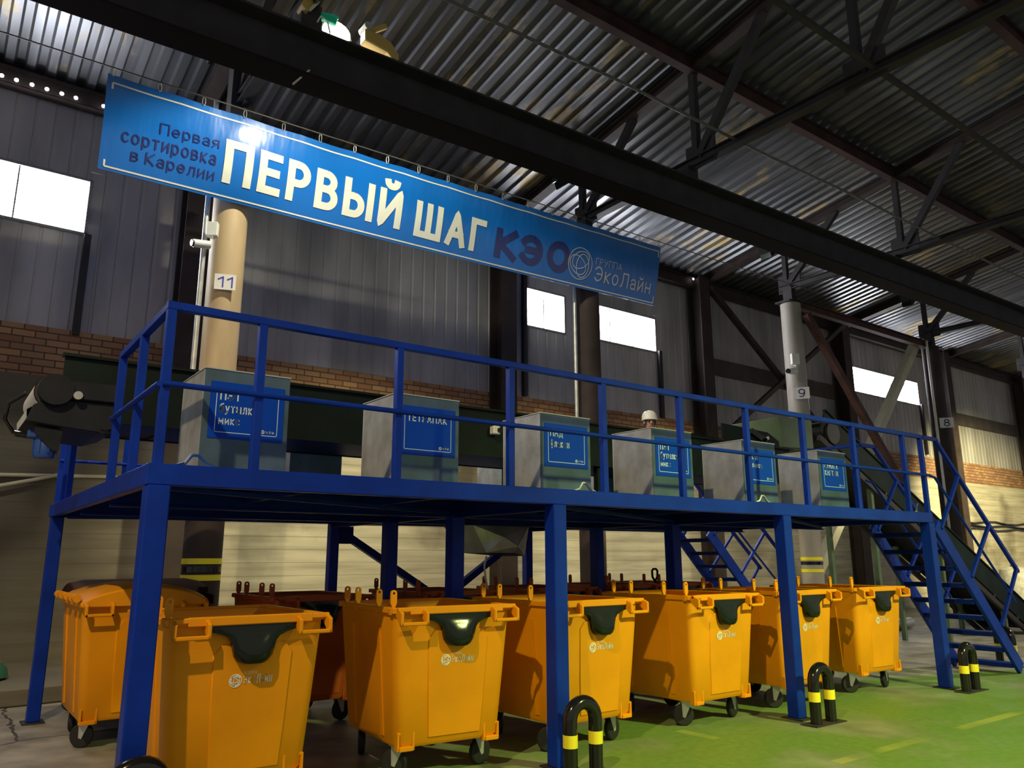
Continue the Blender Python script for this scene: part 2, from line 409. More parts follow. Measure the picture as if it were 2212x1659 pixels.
structure(MB().box(-10, 46, -14, WY, -0.12, 0).build('floor', floor_mat()))


def concrete_mat():
    m = bpy.data.materials.new('cast_concrete'); m.use_nodes = True; nt = m.node_tree; N = nt.nodes; L = nt.links; b = N['Principled BSDF']
    tc = N.new('ShaderNodeTexCoord'); mp = N.new('ShaderNodeMapping'); mp.inputs['Scale'].default_value = (0.35, 1, 4.2); L.new(tc.outputs['Object'], mp.inputs[0])
    n1 = N.new('ShaderNodeTexNoise'); n1.inputs['Scale'].default_value = 1.6; n1.inputs['Detail'].default_value = 7; L.new(mp.outputs[0], n1.inputs['Vector'])
    n2 = N.new('ShaderNodeTexNoise'); n2.inputs['Scale'].default_value = 0.45; n2.inputs['Detail'].default_value = 6; L.new(tc.outputs['Object'], n2.inputs['Vector'])
    sp = N.new('ShaderNodeSeparateXYZ'); L.new(tc.outputs['Object'], sp.inputs[0])
    r1 = N.new('ShaderNodeValToRGB'); r1.color_ramp.elements[0].position = 0.3; r1.color_ramp.elements[1].position = 0.7
    r1.color_ramp.elements[0].color = (0.30, 0.27, 0.21, 1); r1.color_ramp.elements[1].color = (0.52, 0.48, 0.38, 1); L.new(n1.outputs['Fac'], r1.inputs[0])
    # form board lines every 0.3 m
    md = N.new('ShaderNodeMath'); md.operation = 'FRACT'; dv = N.new('ShaderNodeMath'); dv.operation = 'MULTIPLY'; dv.inputs[1].default_value = 4.6
    L.new(sp.outputs[2], dv.inputs[0]); L.new(dv.outputs[0], md.inputs[0])
    lt = N.new('ShaderNodeMath'); lt.operation = 'LESS_THAN'; lt.inputs[1].default_value = 0.05; L.new(md.outputs[0], lt.inputs[0])
    ml = N.new('ShaderNodeMath'); ml.operation = 'MULTIPLY'; L.new(lt.outputs[0], ml.inputs[0]); L.new(n2.outputs['Fac'], ml.inputs[1])
    mx = N.new('ShaderNodeMix'); mx.data_type = 'RGBA'; L.new(ml.outputs[0], mx.inputs[0]); L.new(r1.outputs[0], mx.inputs[6]); mx.inputs[7].default_value = (0.13, 0.11, 0.09, 1)
    # patchy old grime, plus the left bay's shade painted in as a darker tone
    bay_shade = N.new('ShaderNodeMapRange'); bay_shade.inputs[1].default_value = 2.6; bay_shade.inputs[2].default_value = 0.4; bay_shade.inputs[3].default_value = 0.0; bay_shade.inputs[4].default_value = 1.0; L.new(sp.outputs[0], bay_shade.inputs[0])
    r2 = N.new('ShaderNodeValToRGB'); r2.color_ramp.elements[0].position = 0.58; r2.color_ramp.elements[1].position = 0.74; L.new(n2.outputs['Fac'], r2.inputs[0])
    mm = N.new('ShaderNodeMath'); mm.operation = 'MAXIMUM'; L.new(bay_shade.outputs[0], mm.inputs[0]); L.new(r2.outputs[0], mm.inputs[1])
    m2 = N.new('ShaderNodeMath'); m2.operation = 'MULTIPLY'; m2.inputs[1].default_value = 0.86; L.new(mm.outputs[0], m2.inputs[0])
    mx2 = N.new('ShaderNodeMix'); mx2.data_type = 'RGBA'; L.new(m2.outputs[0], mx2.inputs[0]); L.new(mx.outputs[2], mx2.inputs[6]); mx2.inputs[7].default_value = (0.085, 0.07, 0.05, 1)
    L.new(mx2.outputs[2], b.inputs['Base Color']); b.inputs['Roughness'].default_value = 0.85
    bp = N.new('ShaderNodeBump'); bp.inputs['Strength'].default_value = 0.5; bp.inputs['Distance'].default_value = 0.02; L.new(n1.outputs['Fac'], bp.inputs['Height']); L.new(bp.outputs[0], b.inputs['Normal'])
    return m


def brick_mat():
    m = bpy.data.materials.new('brick_band'); m.use_nodes = True; nt = m.node_tree; N = nt.nodes; L = nt.links; b = N['Principled BSDF']
    tc = N.new('ShaderNodeTexCoord'); sp = N.new('ShaderNodeSeparateXYZ'); cb = N.new('ShaderNodeCombineXYZ')
    L.new(tc.outputs['Object'], sp.inputs[0]); L.new(sp.outputs[0], cb.inputs[0]); L.new(sp.outputs[2], cb.inputs[1])
    br = N.new('ShaderNodeTexBrick'); br.inputs['Scale'].default_value = 1.0; br.inputs['Brick Width'].default_value = 0.30; br.inputs['Row Height'].default_value = 0.105
    br.inputs['Mortar Size'].default_value = 0.010; br.inputs['Color1'].default_value = (0.34, 0.155, 0.085, 1); br.inputs['Color2'].default_value = (0.52, 0.30, 0.15, 1); br.inputs['Mortar'].default_value = (0.10, 0.075, 0.06, 1)
    L.new(cb.outputs[0], br.inputs['Vector'])
    n = N.new('ShaderNodeTexNoise'); n.inputs['Scale'].default_value = 0.8; L.new(tc.outputs['Object'], n.inputs['Vector'])
    mx = N.new('ShaderNodeMix'); mx.data_type = 'RGBA'; mx.blend_type = 'MULTIPLY'; mx.inputs[0].default_value = 0.6; L.new(br.outputs[0], mx.inputs[6])
    cr = N.new('ShaderNodeValToRGB'); cr.color_ramp.elements[0].position = 0.3; cr.color_ramp.elements[0].color = (0.45, 0.45, 0.45, 1); L.new(n.outputs['Fac'], cr.inputs[0]); L.new(cr.outputs[0], mx.inputs[7])
    L.new(mx.outputs[2], b.inputs['Base Color']); b.inputs['Roughness'].default_value = 0.9
    bp = N.new('ShaderNodeBump'); bp.inputs['Strength'].default_value = 0.6; bp.inputs['Distance'].default_value = 0.01; bp.invert = True; L.new(br.outputs['Fac'], bp.inputs['Height']); L.new(bp.outputs[0], b.inputs['Normal'])
    return m


BZ0, BZ1, EAVE = 4.25, 5.02, 8.95
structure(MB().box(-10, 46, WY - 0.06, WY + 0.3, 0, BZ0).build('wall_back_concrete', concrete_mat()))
structure(MB().box(-10, 46, WY, WY + 0.3, BZ0, BZ1).build('wall_back_brick', brick_mat()))
CLAD = mat('wall_cladding', (0.43, 0.41, 0.40), 0.5, 0.1, 0.35, 0.9, stretch=(1.6, 1, 0.4))


def ridged(mb, x0, x1, zfun0, zfun1, y, period, depth, yfun=None):
    x = math.floor(x0 / period) * period; pts = [(x0, 0)]
    while x < x1 - 1e-6:
        for fx, d in ((0, 0), (0.10, 0), (0.16, 1), (0.94, 1)):
            q = x + fx * period
            if x0 < q < x1: pts.append((q, d * depth))
        x += period
    pts.append((x1, 0))
    vs = [(q, y - d, zfun0) for q, d in pts] + [(q, y - d, zfun1) for q, d in pts]
    n = len(pts)
    mb.add(vs, [(i, i + 1, i + 1 + n, i + n) for i in range(n - 1)])


WINS = [(-2.6, 0.33, 6.63, 7.53), (9.06, 10.28, 6.69, 7.59), (10.96, 13.33, 6.72, 7.60), (22.28, 26.8, 6.85, 7.69)]
cl = MB()
ridged(cl, -10, 46, BZ1, 6.6, WY + 0.06, 0.27, 0.014)
ridged(cl, -10, 46, 7.7, EAVE + 0.1, WY + 0.06, 0.27, 0.014)
xs = [-10] + [q for w in WINS for q in w[:2]] + [46]
for i in range(0, len(xs), 2): ridged(cl, xs[i], xs[i + 1], 6.6, 7.7, WY + 0.06, 0.27, 0.014)
for x0, x1, z0, z1 in WINS:
    ridged(cl, x0, x1, 6.6, z0, WY + 0.06, 0.27, 0.014); ridged(cl, x0, x1, z1, 7.7, WY + 0.06, 0.27, 0.014)
structure(cl.build('wall_back_cladding', CLAD))
PANE = emit('daylight_pane', (0.93, 0.95, 1.0), 34.0)
FRAME = mat('window_frame_paint', (0.25, 0.24, 0.24), 0.6)
for i, (x0, x1, z0, z1) in enumerate(WINS):
    fr = MB(); y0, y1 = WY + 0.02, WY + 0.12
    fr.box(x0 - .03, x1 + .03, y0, y1, z0 - .03, z0 + .015).box(x0 - .03, x1 + .03, y0, y1, z1 - .015, z1 + .03)
    fr.box(x0 - .03, x0 + .015, y0, y1, z0, z1).box(x1 - .015, x1 + .03, y0, y1, z0, z1)
    n = max(2, round((x1 - x0) / 0.85))
    for k in range(1, n):
        q = x0 + (x1 - x0) * k / n; fr.box(q - .012, q + .012, y0 + .03, y1, z0, z1)
    w = structure(fr.build('window_%d' % (i + 1), FRAME))
    MB().box(x0, x1, WY + 0.085, WY + 0.10, z0, z1).build('pane', PANE, w)
# dark downpipes and steel uprights beside the windows
for x, z0, z1 in ((0.37, 4.95, 6.6), (9.06, 5.05, 8.0), (13.4, 5.0, 6.75), (22.33, 5.8, 8.8), (26.83, 5.1, 6.9)):
    structure(MB().box(x - .05, x + .05, WY - .06, WY + .03, z0, z1).build('trim_1', DARKST))
# girts between the wall columns
for x0, x1 in ((14.95, 21.3), (21.8, 22.2), (28.4, 34.6)):
    structure(MB().box(x0, x1, WY - 0.02, WY + 0.03, 6.42, 6.88).build('trim_2', GIRT))
structure(MB().ibeam((-10, WY - .1, EAVE - .12), (46, WY - .1, EAVE - .12), 0.2, 0.3).build('trim_3', PRIMER))
# low concrete step at the foot of the wall, left bay
st = MB().prism([(-10, 5.5), (0.0, 5.56), (1.35, 5.75), (1.35, WY), (-10, WY)], 0, 0.2, 'z')
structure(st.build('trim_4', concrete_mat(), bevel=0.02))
# ---- corrugated roof, sloping down to the wall
RZ = lambda y: 10.32 - 0.16 * y
ROOFM = mat('roof_sheet', (0.15, 0.155, 0.17), 0.38, 0.6, 0.5, 1.1, 0.05, 8, stretch=(2.0, 0.18, 1))
def roof_stains(m):
    nt = m.node_tree; N = nt.nodes; L = nt.links; b = N['Principled BSDF']
    src = b.inputs['Base Color'].links[0].from_socket
    tc = [n for n in N if n.type == 'TEX_COORD'][0]; mp = N.new('ShaderNodeMapping'); mp.inputs['Scale'].default_value = (1.0, 0.35, 1); L.new(tc.outputs['Object'], mp.inputs[0])
    n = N.new('ShaderNodeTexNoise'); n.inputs['Scale'].default_value = 0.9; n.inputs['Detail'].default_value = 8; n.inputs['Roughness'].default_value = 0.7; L.new(mp.outputs[0], n.inputs['Vector'])
    r = N.new('ShaderNodeValToRGB'); r.color_ramp.elements[0].position = 0.56; r.color_ramp.elements[1].position = 0.64; L.new(n.outputs['Fac'], r.inputs[0])
    mx = N.new('ShaderNodeMix'); mx.data_type = 'RGBA'; L.new(r.outputs[0], mx.inputs[0]); L.new(src, mx.inputs[6]); mx.inputs[7].default_value = (0.33, 0.25, 0.12, 1); L.new(mx.outputs[2], b.inputs['Base Color'])
    rr = N.new('ShaderNodeMapRange'); rr.inputs[3].default_value = 0.37; rr.inputs[4].default_value = 0.6; L.new(r.outputs[0], rr.inputs[0]); L.new(rr.outputs[0], b.inputs['Roughness'])
roof_stains(ROOFM)
rf = MB(); per = 0.28; x = -10.0; pts = []
while x < 46:
    for fx, d in ((0, 0), (0.40, 0), (0.52, 1), (0.88, 1)): pts.append((x + fx * per, d * 0.06))
    x += per
n = len(pts); ys = (WY + 0.35, 4.0, -1.0, -14.0)
vs = [(q, y, RZ(y) + d) for y in ys for q, d in pts]
rf.add(vs, [(j * n + i, j * n + i + 1, (j + 1) * n + i + 1, (j + 1) * n + i) for j in range(3) for i in range(n - 1)])
structure(rf.build('ceiling', ROOFM))

# ================================================================== ROOF STEEL
DAY = emit('daylight_gap', (0.95, 0.97, 1.0), 7)
for i, x in enumerate((-1.05, -0.86, -0.655, -0.454, -0.25, -0.053, 0.344, 14.64)):
    z = 8.765 if x < 1 else 8.91
    structure(MB().lathe([(0.03, 0), (0.03, 0.012)], (x, WY - 0.215, z - .0), 14, 'y').build('window_%d' % (5 + i), DAY))

COLX = [1.77, 8.42, 15.03, 21.9, 28.7]
BC = 8.0
tr_lab = ['roof truss nearest the lit floodlight, behind the banner lettering', 'roof truss rising behind the right end of the banner',
          'roof truss over the lit column numbered 9', 'roof truss over the dark column numbered 8', 'farthest roof truss, at the right edge of the photo']
for i, x in enumerate(COLX):
    t = thing('roof_truss', tr_lab[i], 'truss', (x, 5.4, BC), 0, 'dark roof trusses')
    O = (x, 5.4, BC)
    MB().ibeam((x, 8.1, RZ(8.1) - .13), (x, -11, RZ(-11) - .13), 0.22, 0.2).build('top_chord', PRIMER, t, O)
    MB().ibeam((x, 5.62, BC), (x, -11, BC), 0.17, 0.15).build('bottom_chord', DARKST, t, O)
    pw = .15 if i == 0 else .09
    MB().box(x - pw, x + pw, 5.28, 5.52, 7.6, BC if i else RZ(5.4) - .2).build('bearing_post', DARKST, t, O)
    yy = 5.45
    for k in range(5):
        MB().beam((x, yy, BC + .05), (x, yy, RZ(yy) - .22), 0.11, 0.11).build('vertical', DARKST, t, O)
        MB().beam((x, yy - .05, BC + .06), (x, yy - 1.45, RZ(yy - 1.4) - .2), 0.12, 0.13).build('diagonal', DARKST, t, O)
        MB().box(x - .015, x + .015, yy - .38, yy + .22, BC - .12, BC + .32).build('gusset_plate', DARKST, t, O)
        yy -= 2.85
# crane beam hanging below the bottom chords
CB = (-9, 2.8)
CZ = lambda x: 7.58 + 0.020 * (x - 2.0)      # level of its top flange
t = thing('crane_beam', 'massive dark steel crane beam running lengthwise under the roof', 'beam', (10, 2.85, 7.2))
def cbar(y0, y1, za, zb): return MB().prism([(-9, CZ(-9) + za), (42, CZ(42) + za), (42, CZ(42) + zb), (-9, CZ(-9) + zb)], y0, y1, 'y')
cbar(2.83, 2.87, -.58, -.03).build('web', DARKST, t, (10, 2.85, 7.2))
cbar(2.62, 3.08, -.03, 0).build('top_flange', DARKST, t, (10, 2.85, 7.2))
cbar(2.66, 3.04, -.60, -.57).build('bottom_flange', FLANGE, t, (10, 2.85, 7.2))
for x in COLX: MB().box(x - .12, x + .12, 2.7, 3.0, CZ(x), BC - .05).build('hanger', DARKST, t, (10, 2.85, 7.2))
for k, (y, lb) in enumerate(((2.55, 'brown roof purlin just above the crane beam'), (-0.75, 'brown roof purlin nearest the camera, upper right of photo'))):
    o = MB().ibeam((-9, y, RZ(y) - .16), (44, y, RZ(y) - .16), 0.15, 0.3).build('roof_purlin', PURL, None, (10, y, RZ(y)))
    tag(o, lb, 'purlin', 'roof purlins')
for k, (x0, x1) in enumerate(((1.77, 8.42), (8.42, 15.03), (15.03, 21.9))):
    o = MB().beam((x0 + .1, -.5, BC), (x1 - .1, -.5, BC), 0.065, 0.065).build('tie_strut', DARKST, None, ((x0 + x1) / 2, -.5, BC))
    tag(o, 'thin tie strut ' + ('left of the second roof truss', 'between the second and third roof trusses', 'right of the third roof truss')[k], 'strut', 'tie struts between roof trusses')
tag(MB().tube([(-9 + 3 * i, 1.8, 8.06 - 0.05 * math.sin(i * 1.3) ** 2) for i in range(16)], 0.022, 8).build('cable', ROPE, None, (10, 1.8, 8)), 'thin black cable strung along under the corrugated roof', 'cable')
# ---- pipe columns
col_lab = ['buff round pipe column with number 11 sign', 'dark pipe column between the two middle windows', 'pale pipe column with number 9 sign', 'dark pipe column with number 8 sign']
cols = []
for i, x in enumerate(COLX[:4]):
    t = thing('pipe_column', col_lab[i], 'column', (x, 5.4, 0), 0, 'round pipe columns'); cols.append(t)
    m_ = PIPE if i == 0 else PIPEG if i == 2 else PRIMER  # second column is unlit: dark primer stands in for its shade
    r = 0.235
    MB().cyl((x, 5.4, 0), (x, 5.4, 7.56), r, 32).build('shaft', m_, t, (x, 5.4, 0), smooth=True)
    MB().box(x - .32, x + .32, 5.2, 5.6, 7.56, 7.60).build('cap_plate', DARKST, t, (x, 5.4, 0))
    MB().box(x - .32, x + .32, 5.1, 5.7, 0, .03).build('base_plate', DARKST, t, (x, 5.4, 0))
    if i in (0, 2):
        for z in ((1.565, 1.365) if i == 0 else (1.56, 1.3)):
            q = MB().tube([(x, 5.4, z - .035), (x, 5.4, z + .035)], r + .006, 32).build('warning_band', YEL, t, (x, 5.4, 0), smooth=True); q['label'] = 'yellow warning band'
        MB().tube([(x, 5.4, 1.43), (x, 5.4, 1.5)], r + .006, 32).build('black_band', GLOSSK, t, (x, 5.4, 0), smooth=True)
    if i == 0:   # lower part of the column is covered with brown paint
        MB().tube([(x, 5.4, 0.03), (x, 5.4, 2.5)], r + .003, 32).build('painted_foot', PRIMER, t, (x, 5.4, 0), smooth=True)
# conduit tubes beside columns
for x, y, z0, z1, lb in ((1.44, 5.34, 2.2, 7.9, 'thin grey conduit left of the column numbered 11'), (8.06, 5.34, 2.2, 7.9, 'thin pale conduit left of the column between the windows'), (21.5, 5.3, 2.2, 7.7, 'white conduit left of the column numbered 8')):
    tag(MB().cyl((x, y, z0), (x, y, z1), .035, 12).build('conduit', WHITE if x > 20 else ZINC, None, (x, y, z0), smooth=True), lb, 'conduit', 'conduits on the pipe columns')
# ---- wall columns
for i, x in enumerate((1.9, 8.3, 14.75, 21.5, 28.2, 34.9)):
    o = MB().ibeam((x, 7.93, 0), (x, 7.93, 0.01), .1, .1)
    o = MB(); o.box(x - .2, x + .2, 7.72, 7.75, 0, EAVE).box(x - .2, x + .2, 8.12, 8.16, 0, EAVE).box(x - .02, x + .02, 7.75, 8.12, 0, EAVE)
    tag(o.build('wall_column', PRIMER, None, (x, 7.93, 0)), ['brown steel wall column behind the column numbered 11', 'brown steel wall column left of the smaller middle window', 'brown steel wall column right of the banner', 'brown steel wall column left of the far window', 'brown steel wall column beside the column numbered 8', 'brown steel wall column at the right edge of the photo'][i], 'column', 'brown wall columns')
# ---- bracing
def brace(name, p0, p1, w, m_, lb, grp):
    c = [(a + b) / 2 for a, b in zip(p0, p1)]
    tag(MB().beam(p0, p1, w, w).build(name, m_, None, c), lb, 'brace', grp)
brace('cross_brace', (15.1, 5.05, 7.25), (21.75, 5.05, .15), .16, REDST, 'rusty brown diagonal brace falling right from the column numbered 9', 'diagonal wall braces')
brace('cross_brace', (21.7, 5.78, 7.65), (15.1, 5.78, .5), .22, PALE, 'pale cream diagonal brace crossing the far window', 'diagonal wall braces')
brace('cross_brace', (15.0, 7.8, 8.72), (21.2, 7.8, 4.25), .14, PRIMER, 'dark diagonal brace on the wall left of the column numbered 9', 'diagonal wall braces')
brace('cross_brace', (21.25, 7.6, 8.72), (15.4, 7.66, 4.85), .12, PALE if 0 else GIRT, 'thin brown diagonal brace reaching down left behind the column numbered 9', 'diagonal wall braces')
tag(MB().ibeam((15.2, 5.4, 7.62), (21.75, 5.4, 7.62), .16, .2).build('tie_beam', REDST, None, (18.4, 5.4, 7.6)), 'brown tie beam between columns numbered 9 and 8', 'beam')
# ---- number signs, cameras, dark floodlights
def sign(x, z, txt, lb, mm, yaw=-0.55, s=.26):
    t = thing('number_sign', lb, 'sign', (x, 5.13, z), yaw, 'column number signs')
    MB().box(-s / 2, s / 2, -.004, .004, -s / 2 * .8, s / 2 * .8).build('plate', WHITE, t)
    mb = MB(); put_text(mb, txt, lambda a, b: (-.36 * s * (1 if len(txt) > 1 else .6) + a * .72 * s * (1 if len(txt) > 1 else .6), -.007, -.29 * s + b * .58 * s), .14)
    mb.build('numeral', mm, t)
INK = mat('sign_ink', (0.05, 0.04, 0.42), 0.5); INKD = mat('sign_ink_dark', (0.02, 0.03, 0.10), 0.5)
sign(1.70, 5.20, '11', 'white number 11 sign on the buff column', INK, -.35, .27)
sign(14.78, 5.30, '9', 'white number 9 sign on the pale column', INKD, -.95, .34)
sign(21.75, 5.30, '8', 'small number 8 sign on the dark column', INKD, -.95, .36)


def cctv(x, y, z, lb, s=1.0):
    t = thing('security_camera', lb, 'security camera', (x, y, z), -.5, 'security cameras')
    MB().box(-.07 * s, .07 * s, -.05, .05, .0, .2 * s).build('junction_box', WHITE, t, None, .008)
    MB().beam((0, -.05, -.03), (0, .08, 0.02), .04, .04).build('bracket', WHITE, t)
    MB().cyl((-.02, .0, -.12 * s), (-.2 * s, -.12 * s, -.15 * s), .055 * s, 16).build('camera_body', WHITE, t, smooth=True)
    MB().cyl((-.2 * s, -.12 * s, -.15 * s), (-.22 * s, -.135 * s, -.153 * s), .045 * s, 16).build('lens', BLACKP, t, smooth=True)
cctv(1.49, 5.15, 5.8, 'white security camera left of the column numbered 11')
cctv(14.62, 5.13, 5.95, 'white security camera on the column numbered 9', 1.3)


def dark_flood(x, y, z, lb):
    t = thing('floodlight', lb, 'floodlight', (x, y, z), 0, 'unlit floodlights on the truss ends')
    MB().prism([(-.25, .14), (.05, .18), (.1, -.05), (-.12, -.22)], -.16, .16, 'y').build('housing', BLACKP, t, None, .015)
    MB().box(-.23, -.21, -.13, .13, -.1, .1).build('lamp_glass', BLACKP, t)
    MB().tube([(0, -.19, 0), (.02, -.2, .16), (.02, 0, .24), (.02, .2, .16), (0, .19, 0)], .016, 8).build('bracket', DARKST, t)
dark_flood(1.55, 5.9, 9.1, 'unlit dark floodlight above the left half of the banner')
dark_flood(8.25, 5.75, 8.95, 'unlit dark floodlight above the right end of the banner')
dark_flood(14.85, 5.75, 9.0, 'unlit dark floodlight on the truss over column 9')
dark_flood(21.7, 5.75, 9.1, 'unlit dark floodlight on the truss over column 8')
# lit floodlight on the crane beam
FL = (2.34, 3.32, 8.19)
t = thing('floodlight', 'lit white floodlight glaring on the crane beam', 'floodlight', FL)
MB().box(-.20, .20, .03, .14, -.16, .16).build('housing', BLACKP, t, None, .012)
MB().prism([(.185 * math.cos(a) , .15 * math.sin(a)) for a in [2 * math.pi * k / 20 for k in range(20)]], .0, .03, 'y').build('lamp_glass', LAMPG, t)
MB().tube([(-.22, .08, 0), (-.22, .11, .2), (.22, .11, .2), (.22, .08, 0)], .014, 8).build('bracket', ZINC, t)
MB().beam((-.49, .11, -.15), (-.2, .11, -.02), .04, .04).build('mounting_arm', DARKST, t)
lamp('floodlight_glow', 'SPOT', (FL[0], FL[1] - .06, FL[2] - .02), 1500, (1.0, 0.95, 0.72), (FL[0] + .3, FL[1] + .7, FL[2] - 2.0), 0.16, 150, 0.35)
o = thing('cable_clamp', 'green plastic clamp beside the lit floodlight', 'clamp', (1.98, 2.72, 7.84))
MB().box(-.1, .1, -.03, .03, -.05, .05).cyl((-.1, 0, .02), (.12, 0, .07), .03, 10).build('body', GREENP, o, None, .01)
MB().tube([(-.14, -.01, -.12), (-.1, -.02, -.02), (-.02, -.03, -.06), (.02, -.03, -.2)], .012, 8).build('lead', WHITE, o, smooth=True)
o = thing('junction_hood', 'ochre metal hood at the top edge left of the lit floodlight', 'hood', (1.90, 2.72, 7.92))
MB().prism([(-.28, -.1), (-.2, -.16), (.06, .3), (-.1, .42)], -.09, .09, 'y').build('hood_shell', BRASS, o, None, .01)
MB().beam((-.19, -.1, -.15), (.22, -.1, .5), .03, .03).build('stiffening_rod', PALE, o)
o = thing('beam_trolley', 'ochre trolley clamp on the crane beam right of the floodlight', 'trolley', (2.62, 2.70, 7.70))
pl = [(-.2, 0), (-.2, .16), (.0, .17), (.15, .12), (.26, .0), (.27, -.1), (.2, -.11), (.1, -.03)]
MB().prism(pl, -.07, .07, 'y').build('side_plate', BRASS, o, None, .012)
MB().beam((-.14, 0, .16), (.1, 0, .36), .05, .06).build('hook_arm', BRASS, o)
MB().lathe([(.05, -.09), (.05, .09)], (-.17, 0, .2), 14, 'y').build('roller', ZINC, o, smooth=True)
o = MB().beam((1.62, 2.75, 6.85), (1.80, 2.75, 7.1), .02, .02).build('hanging_hook', PALE, None, (1.8, 2.75, 7.2)); tag(o, 'thin yellow rod hanging under the crane beam', 'rod')

# ================================================================== BANNER
BA, BB, BC_, BD = Vector((.01, 4.85, 7.50)), Vector((9.93, 4.85, 7.62)), Vector((9.92, 5.1, 6.46)), Vector((.05, 5.1, 6.33))
BN = (BB - BA).cross(BD - BA).normalized()
if BN.y > 0: BN = -BN
def bpt(s, v, off=0.0):
    p = (1 - s) * (1 - v) * BA + s * (1 - v) * BB + s * v * BC_ + (1 - s) * v * BD
    bulge = math.sin(math.pi * v) * (0.030 + 0.060 * math.exp(-((s - .185) / .07) ** 2) + 0.012 * math.sin(s * 17.0)) + 0.006 * math.sin(s * 75) * (1 - v) ** 2
    sag = -0.022 * math.sin(math.pi * s)
    return p + BN * (bulge + off) + Vector((0, 0, sag + 0.012 * abs(math.sin(s * math.pi * 12)) * (1 - v) ** 3 * -1))
def banner_mat(name, c):
    m_ = mat(name, c, 0.24, 0, 0, 1, spec=0.8); nt = m_.node_tree; N = nt.nodes; L = nt.links; b = N['Principled BSDF']
    tc = N.new('ShaderNodeTexCoord'); mp = N.new('ShaderNodeMapping'); mp.inputs['Scale'].default_value = (2.5, 1, 0.7); L.new(tc.outputs['Object'], mp.inputs[0])
    n = N.new('ShaderNodeTexNoise'); n.inputs['Scale'].default_value = 2.2; n.inputs['Detail'].default_value = 2; L.new(mp.outputs[0], n.inputs['Vector'])
    bp = N.new('ShaderNodeBump'); bp.inputs['Strength'].default_value = 0.35; bp.inputs['Distance'].default_value = 0.03; L.new(n.outputs['Fac'], bp.inputs['Height']); L.new(bp.outputs[0], b.inputs['Normal'])
    return m_
BANB = banner_mat('banner_vinyl', (0.006, 0.16, 0.62)); BANW = banner_mat('banner_print_white', (0.85, 0.87, 0.76)); BAND = banner_mat('banner_print_dark', (0.022, 0.036, 0.19)); BANL = banner_mat('banner_print_pale', (0.62, 0.68, 0.74))
ban = thing('banner', 'long blue vinyl banner hung across the hall with white lettering', 'banner', (5, 4.97, 7.0))
BO = (5, 4.97, 7.0)
NU, NV = 120, 10
mb = MB(); vs = [bpt(i / NU, j / NV) for j in range(NV + 1) for i in range(NU + 1)] + [bpt(i / NU, j / NV, -.006) for j in range(NV + 1) for i in range(NU + 1)]
q = NU + 1; K = q * (NV + 1); fs = []
for j in range(NV):
    for i in range(NU):
        a = j * q + i; fs += [(a, a + 1, a + 1 + q, a + q), (K + a, K + a + q, K + a + 1 + q, K + a + 1)]
for i in range(NU): fs += [(i, K + i, K + i + 1, i + 1), (NV * q + i, NV * q + i + 1, K + NV * q + i + 1, K + NV * q + i)]
for j in range(NV): fs += [(j * q, (j + 1) * q, K + (j + 1) * q, K + j * q), (j * q + NU, K + j * q + NU, K + (j + 1) * q + NU, (j + 1) * q + NU)]
mb.add(vs, fs).build('sheet', BANB, ban, BO, smooth=True)
def btext(body, s0, s1, vb0, vb1, vt0, vt1, bold, m_, name):
    mb = MB()
    def fn(a, b):
        s = s0 + (s1 - s0) * a; lo = vb0 + (vb1 - vb0) * a; hi = vt0 + (vt1 - vt0) * a
        return bpt(s, lo + (hi - lo) * b, .007)
    put_text(mb, body, fn, bold, .010 / abs(s1 - s0)); return mb.build(name, m_, ban, BO)
btext('ПЕРВЫЙ', .1484, .4225, .840, .846, .180, .200, .23, BANW, 'lettering')
btext('ШАГ', .4470, .5830, .860, .866, .345, .365, .23, BANW, 'lettering')
btext('Первая', .0655, .1400, .507, .492, .355, .335, .13, BAND, 'small_lettering')
btext('сортировка', .0225, .1380, .700, .690, .552, .538, .13, BAND, 'small_lettering')
btext('в Карелии', .0353, .1384, .868, .858, .708, .695, .13, BAND, 'small_lettering')
btext('КЭО', .6040, .7690, .870, .880, .410, .345, .30, BAND, 'dark_lettering')
btext('ГРУППА', .8310, .8990, .582, .580, .478, .462, .10, BANL, 'group_lettering')
btext('ЭкоЛайн', .8320, .9830, .845, .838, .600, .590, .12, BANL, 'company_lettering')
mb = MB(); emblem(mb, lambda a, b: bpt(.7945 + .0290 * a, .632 - .250 * b, .008), .03); mb.build('emblem', BANL, ban, BO)
mb = MB(); hs, hv = .0011, .009
def bstrip(s0, s1, v0, v1, n=60):
    for i in range(n):
        a, b = s0 + (s1 - s0) * i / n, s0 + (s1 - s0) * (i + 1) / n; c, d = v0, v1
        mb.add([bpt(a, c, .006), bpt(b, c, .006), bpt(b, d, .006), bpt(a, d, .006)], [(0, 1, 2, 3)])
bstrip(.0065, .9955, .083 - hv, .083 + hv); bstrip(.0065, .9955, .962 - hv, .962 + hv)
bstrip(.0065 - hs, .0065 + hs, .083, .962, 1); bstrip(.9955 - hs, .9955 + hs, .083, .962, 1)
mb.build('border_line', BANW, ban, BO)
for i in range(19):
    s = .006 + i * .988 / 18
    p = bpt(s, .02); top = BA + (BB - BA) * s + Vector((0, -.02, .085)); hz = max(.03, (top.z - p.z) / 2); mb = MB()
    mb.tube([p + Vector((.020 * math.cos(a), -.012, hz * math.sin(a) + hz)) for a in [2 * math.pi * k / 12 for k in range(12)]], .005, 6, closed=True)
    mb.build('hanging_ring', ZINC, ban, BO, smooth=True)
_w0, _w1 = BA + Vector((0, -.02, .085)), BB + Vector((0, -.02, .085)); _wd = (_w1 - _w0)
wp = [_w0 - _wd * .9, _w0, _w0 + _wd * .5, _w1, _w1 + _wd * .55]
tag(MB().tube(wp, .010, 6).build('wire_rope', ROPE, None, BO), 'thin wire rope carrying the blue banner along its top', 'rope')

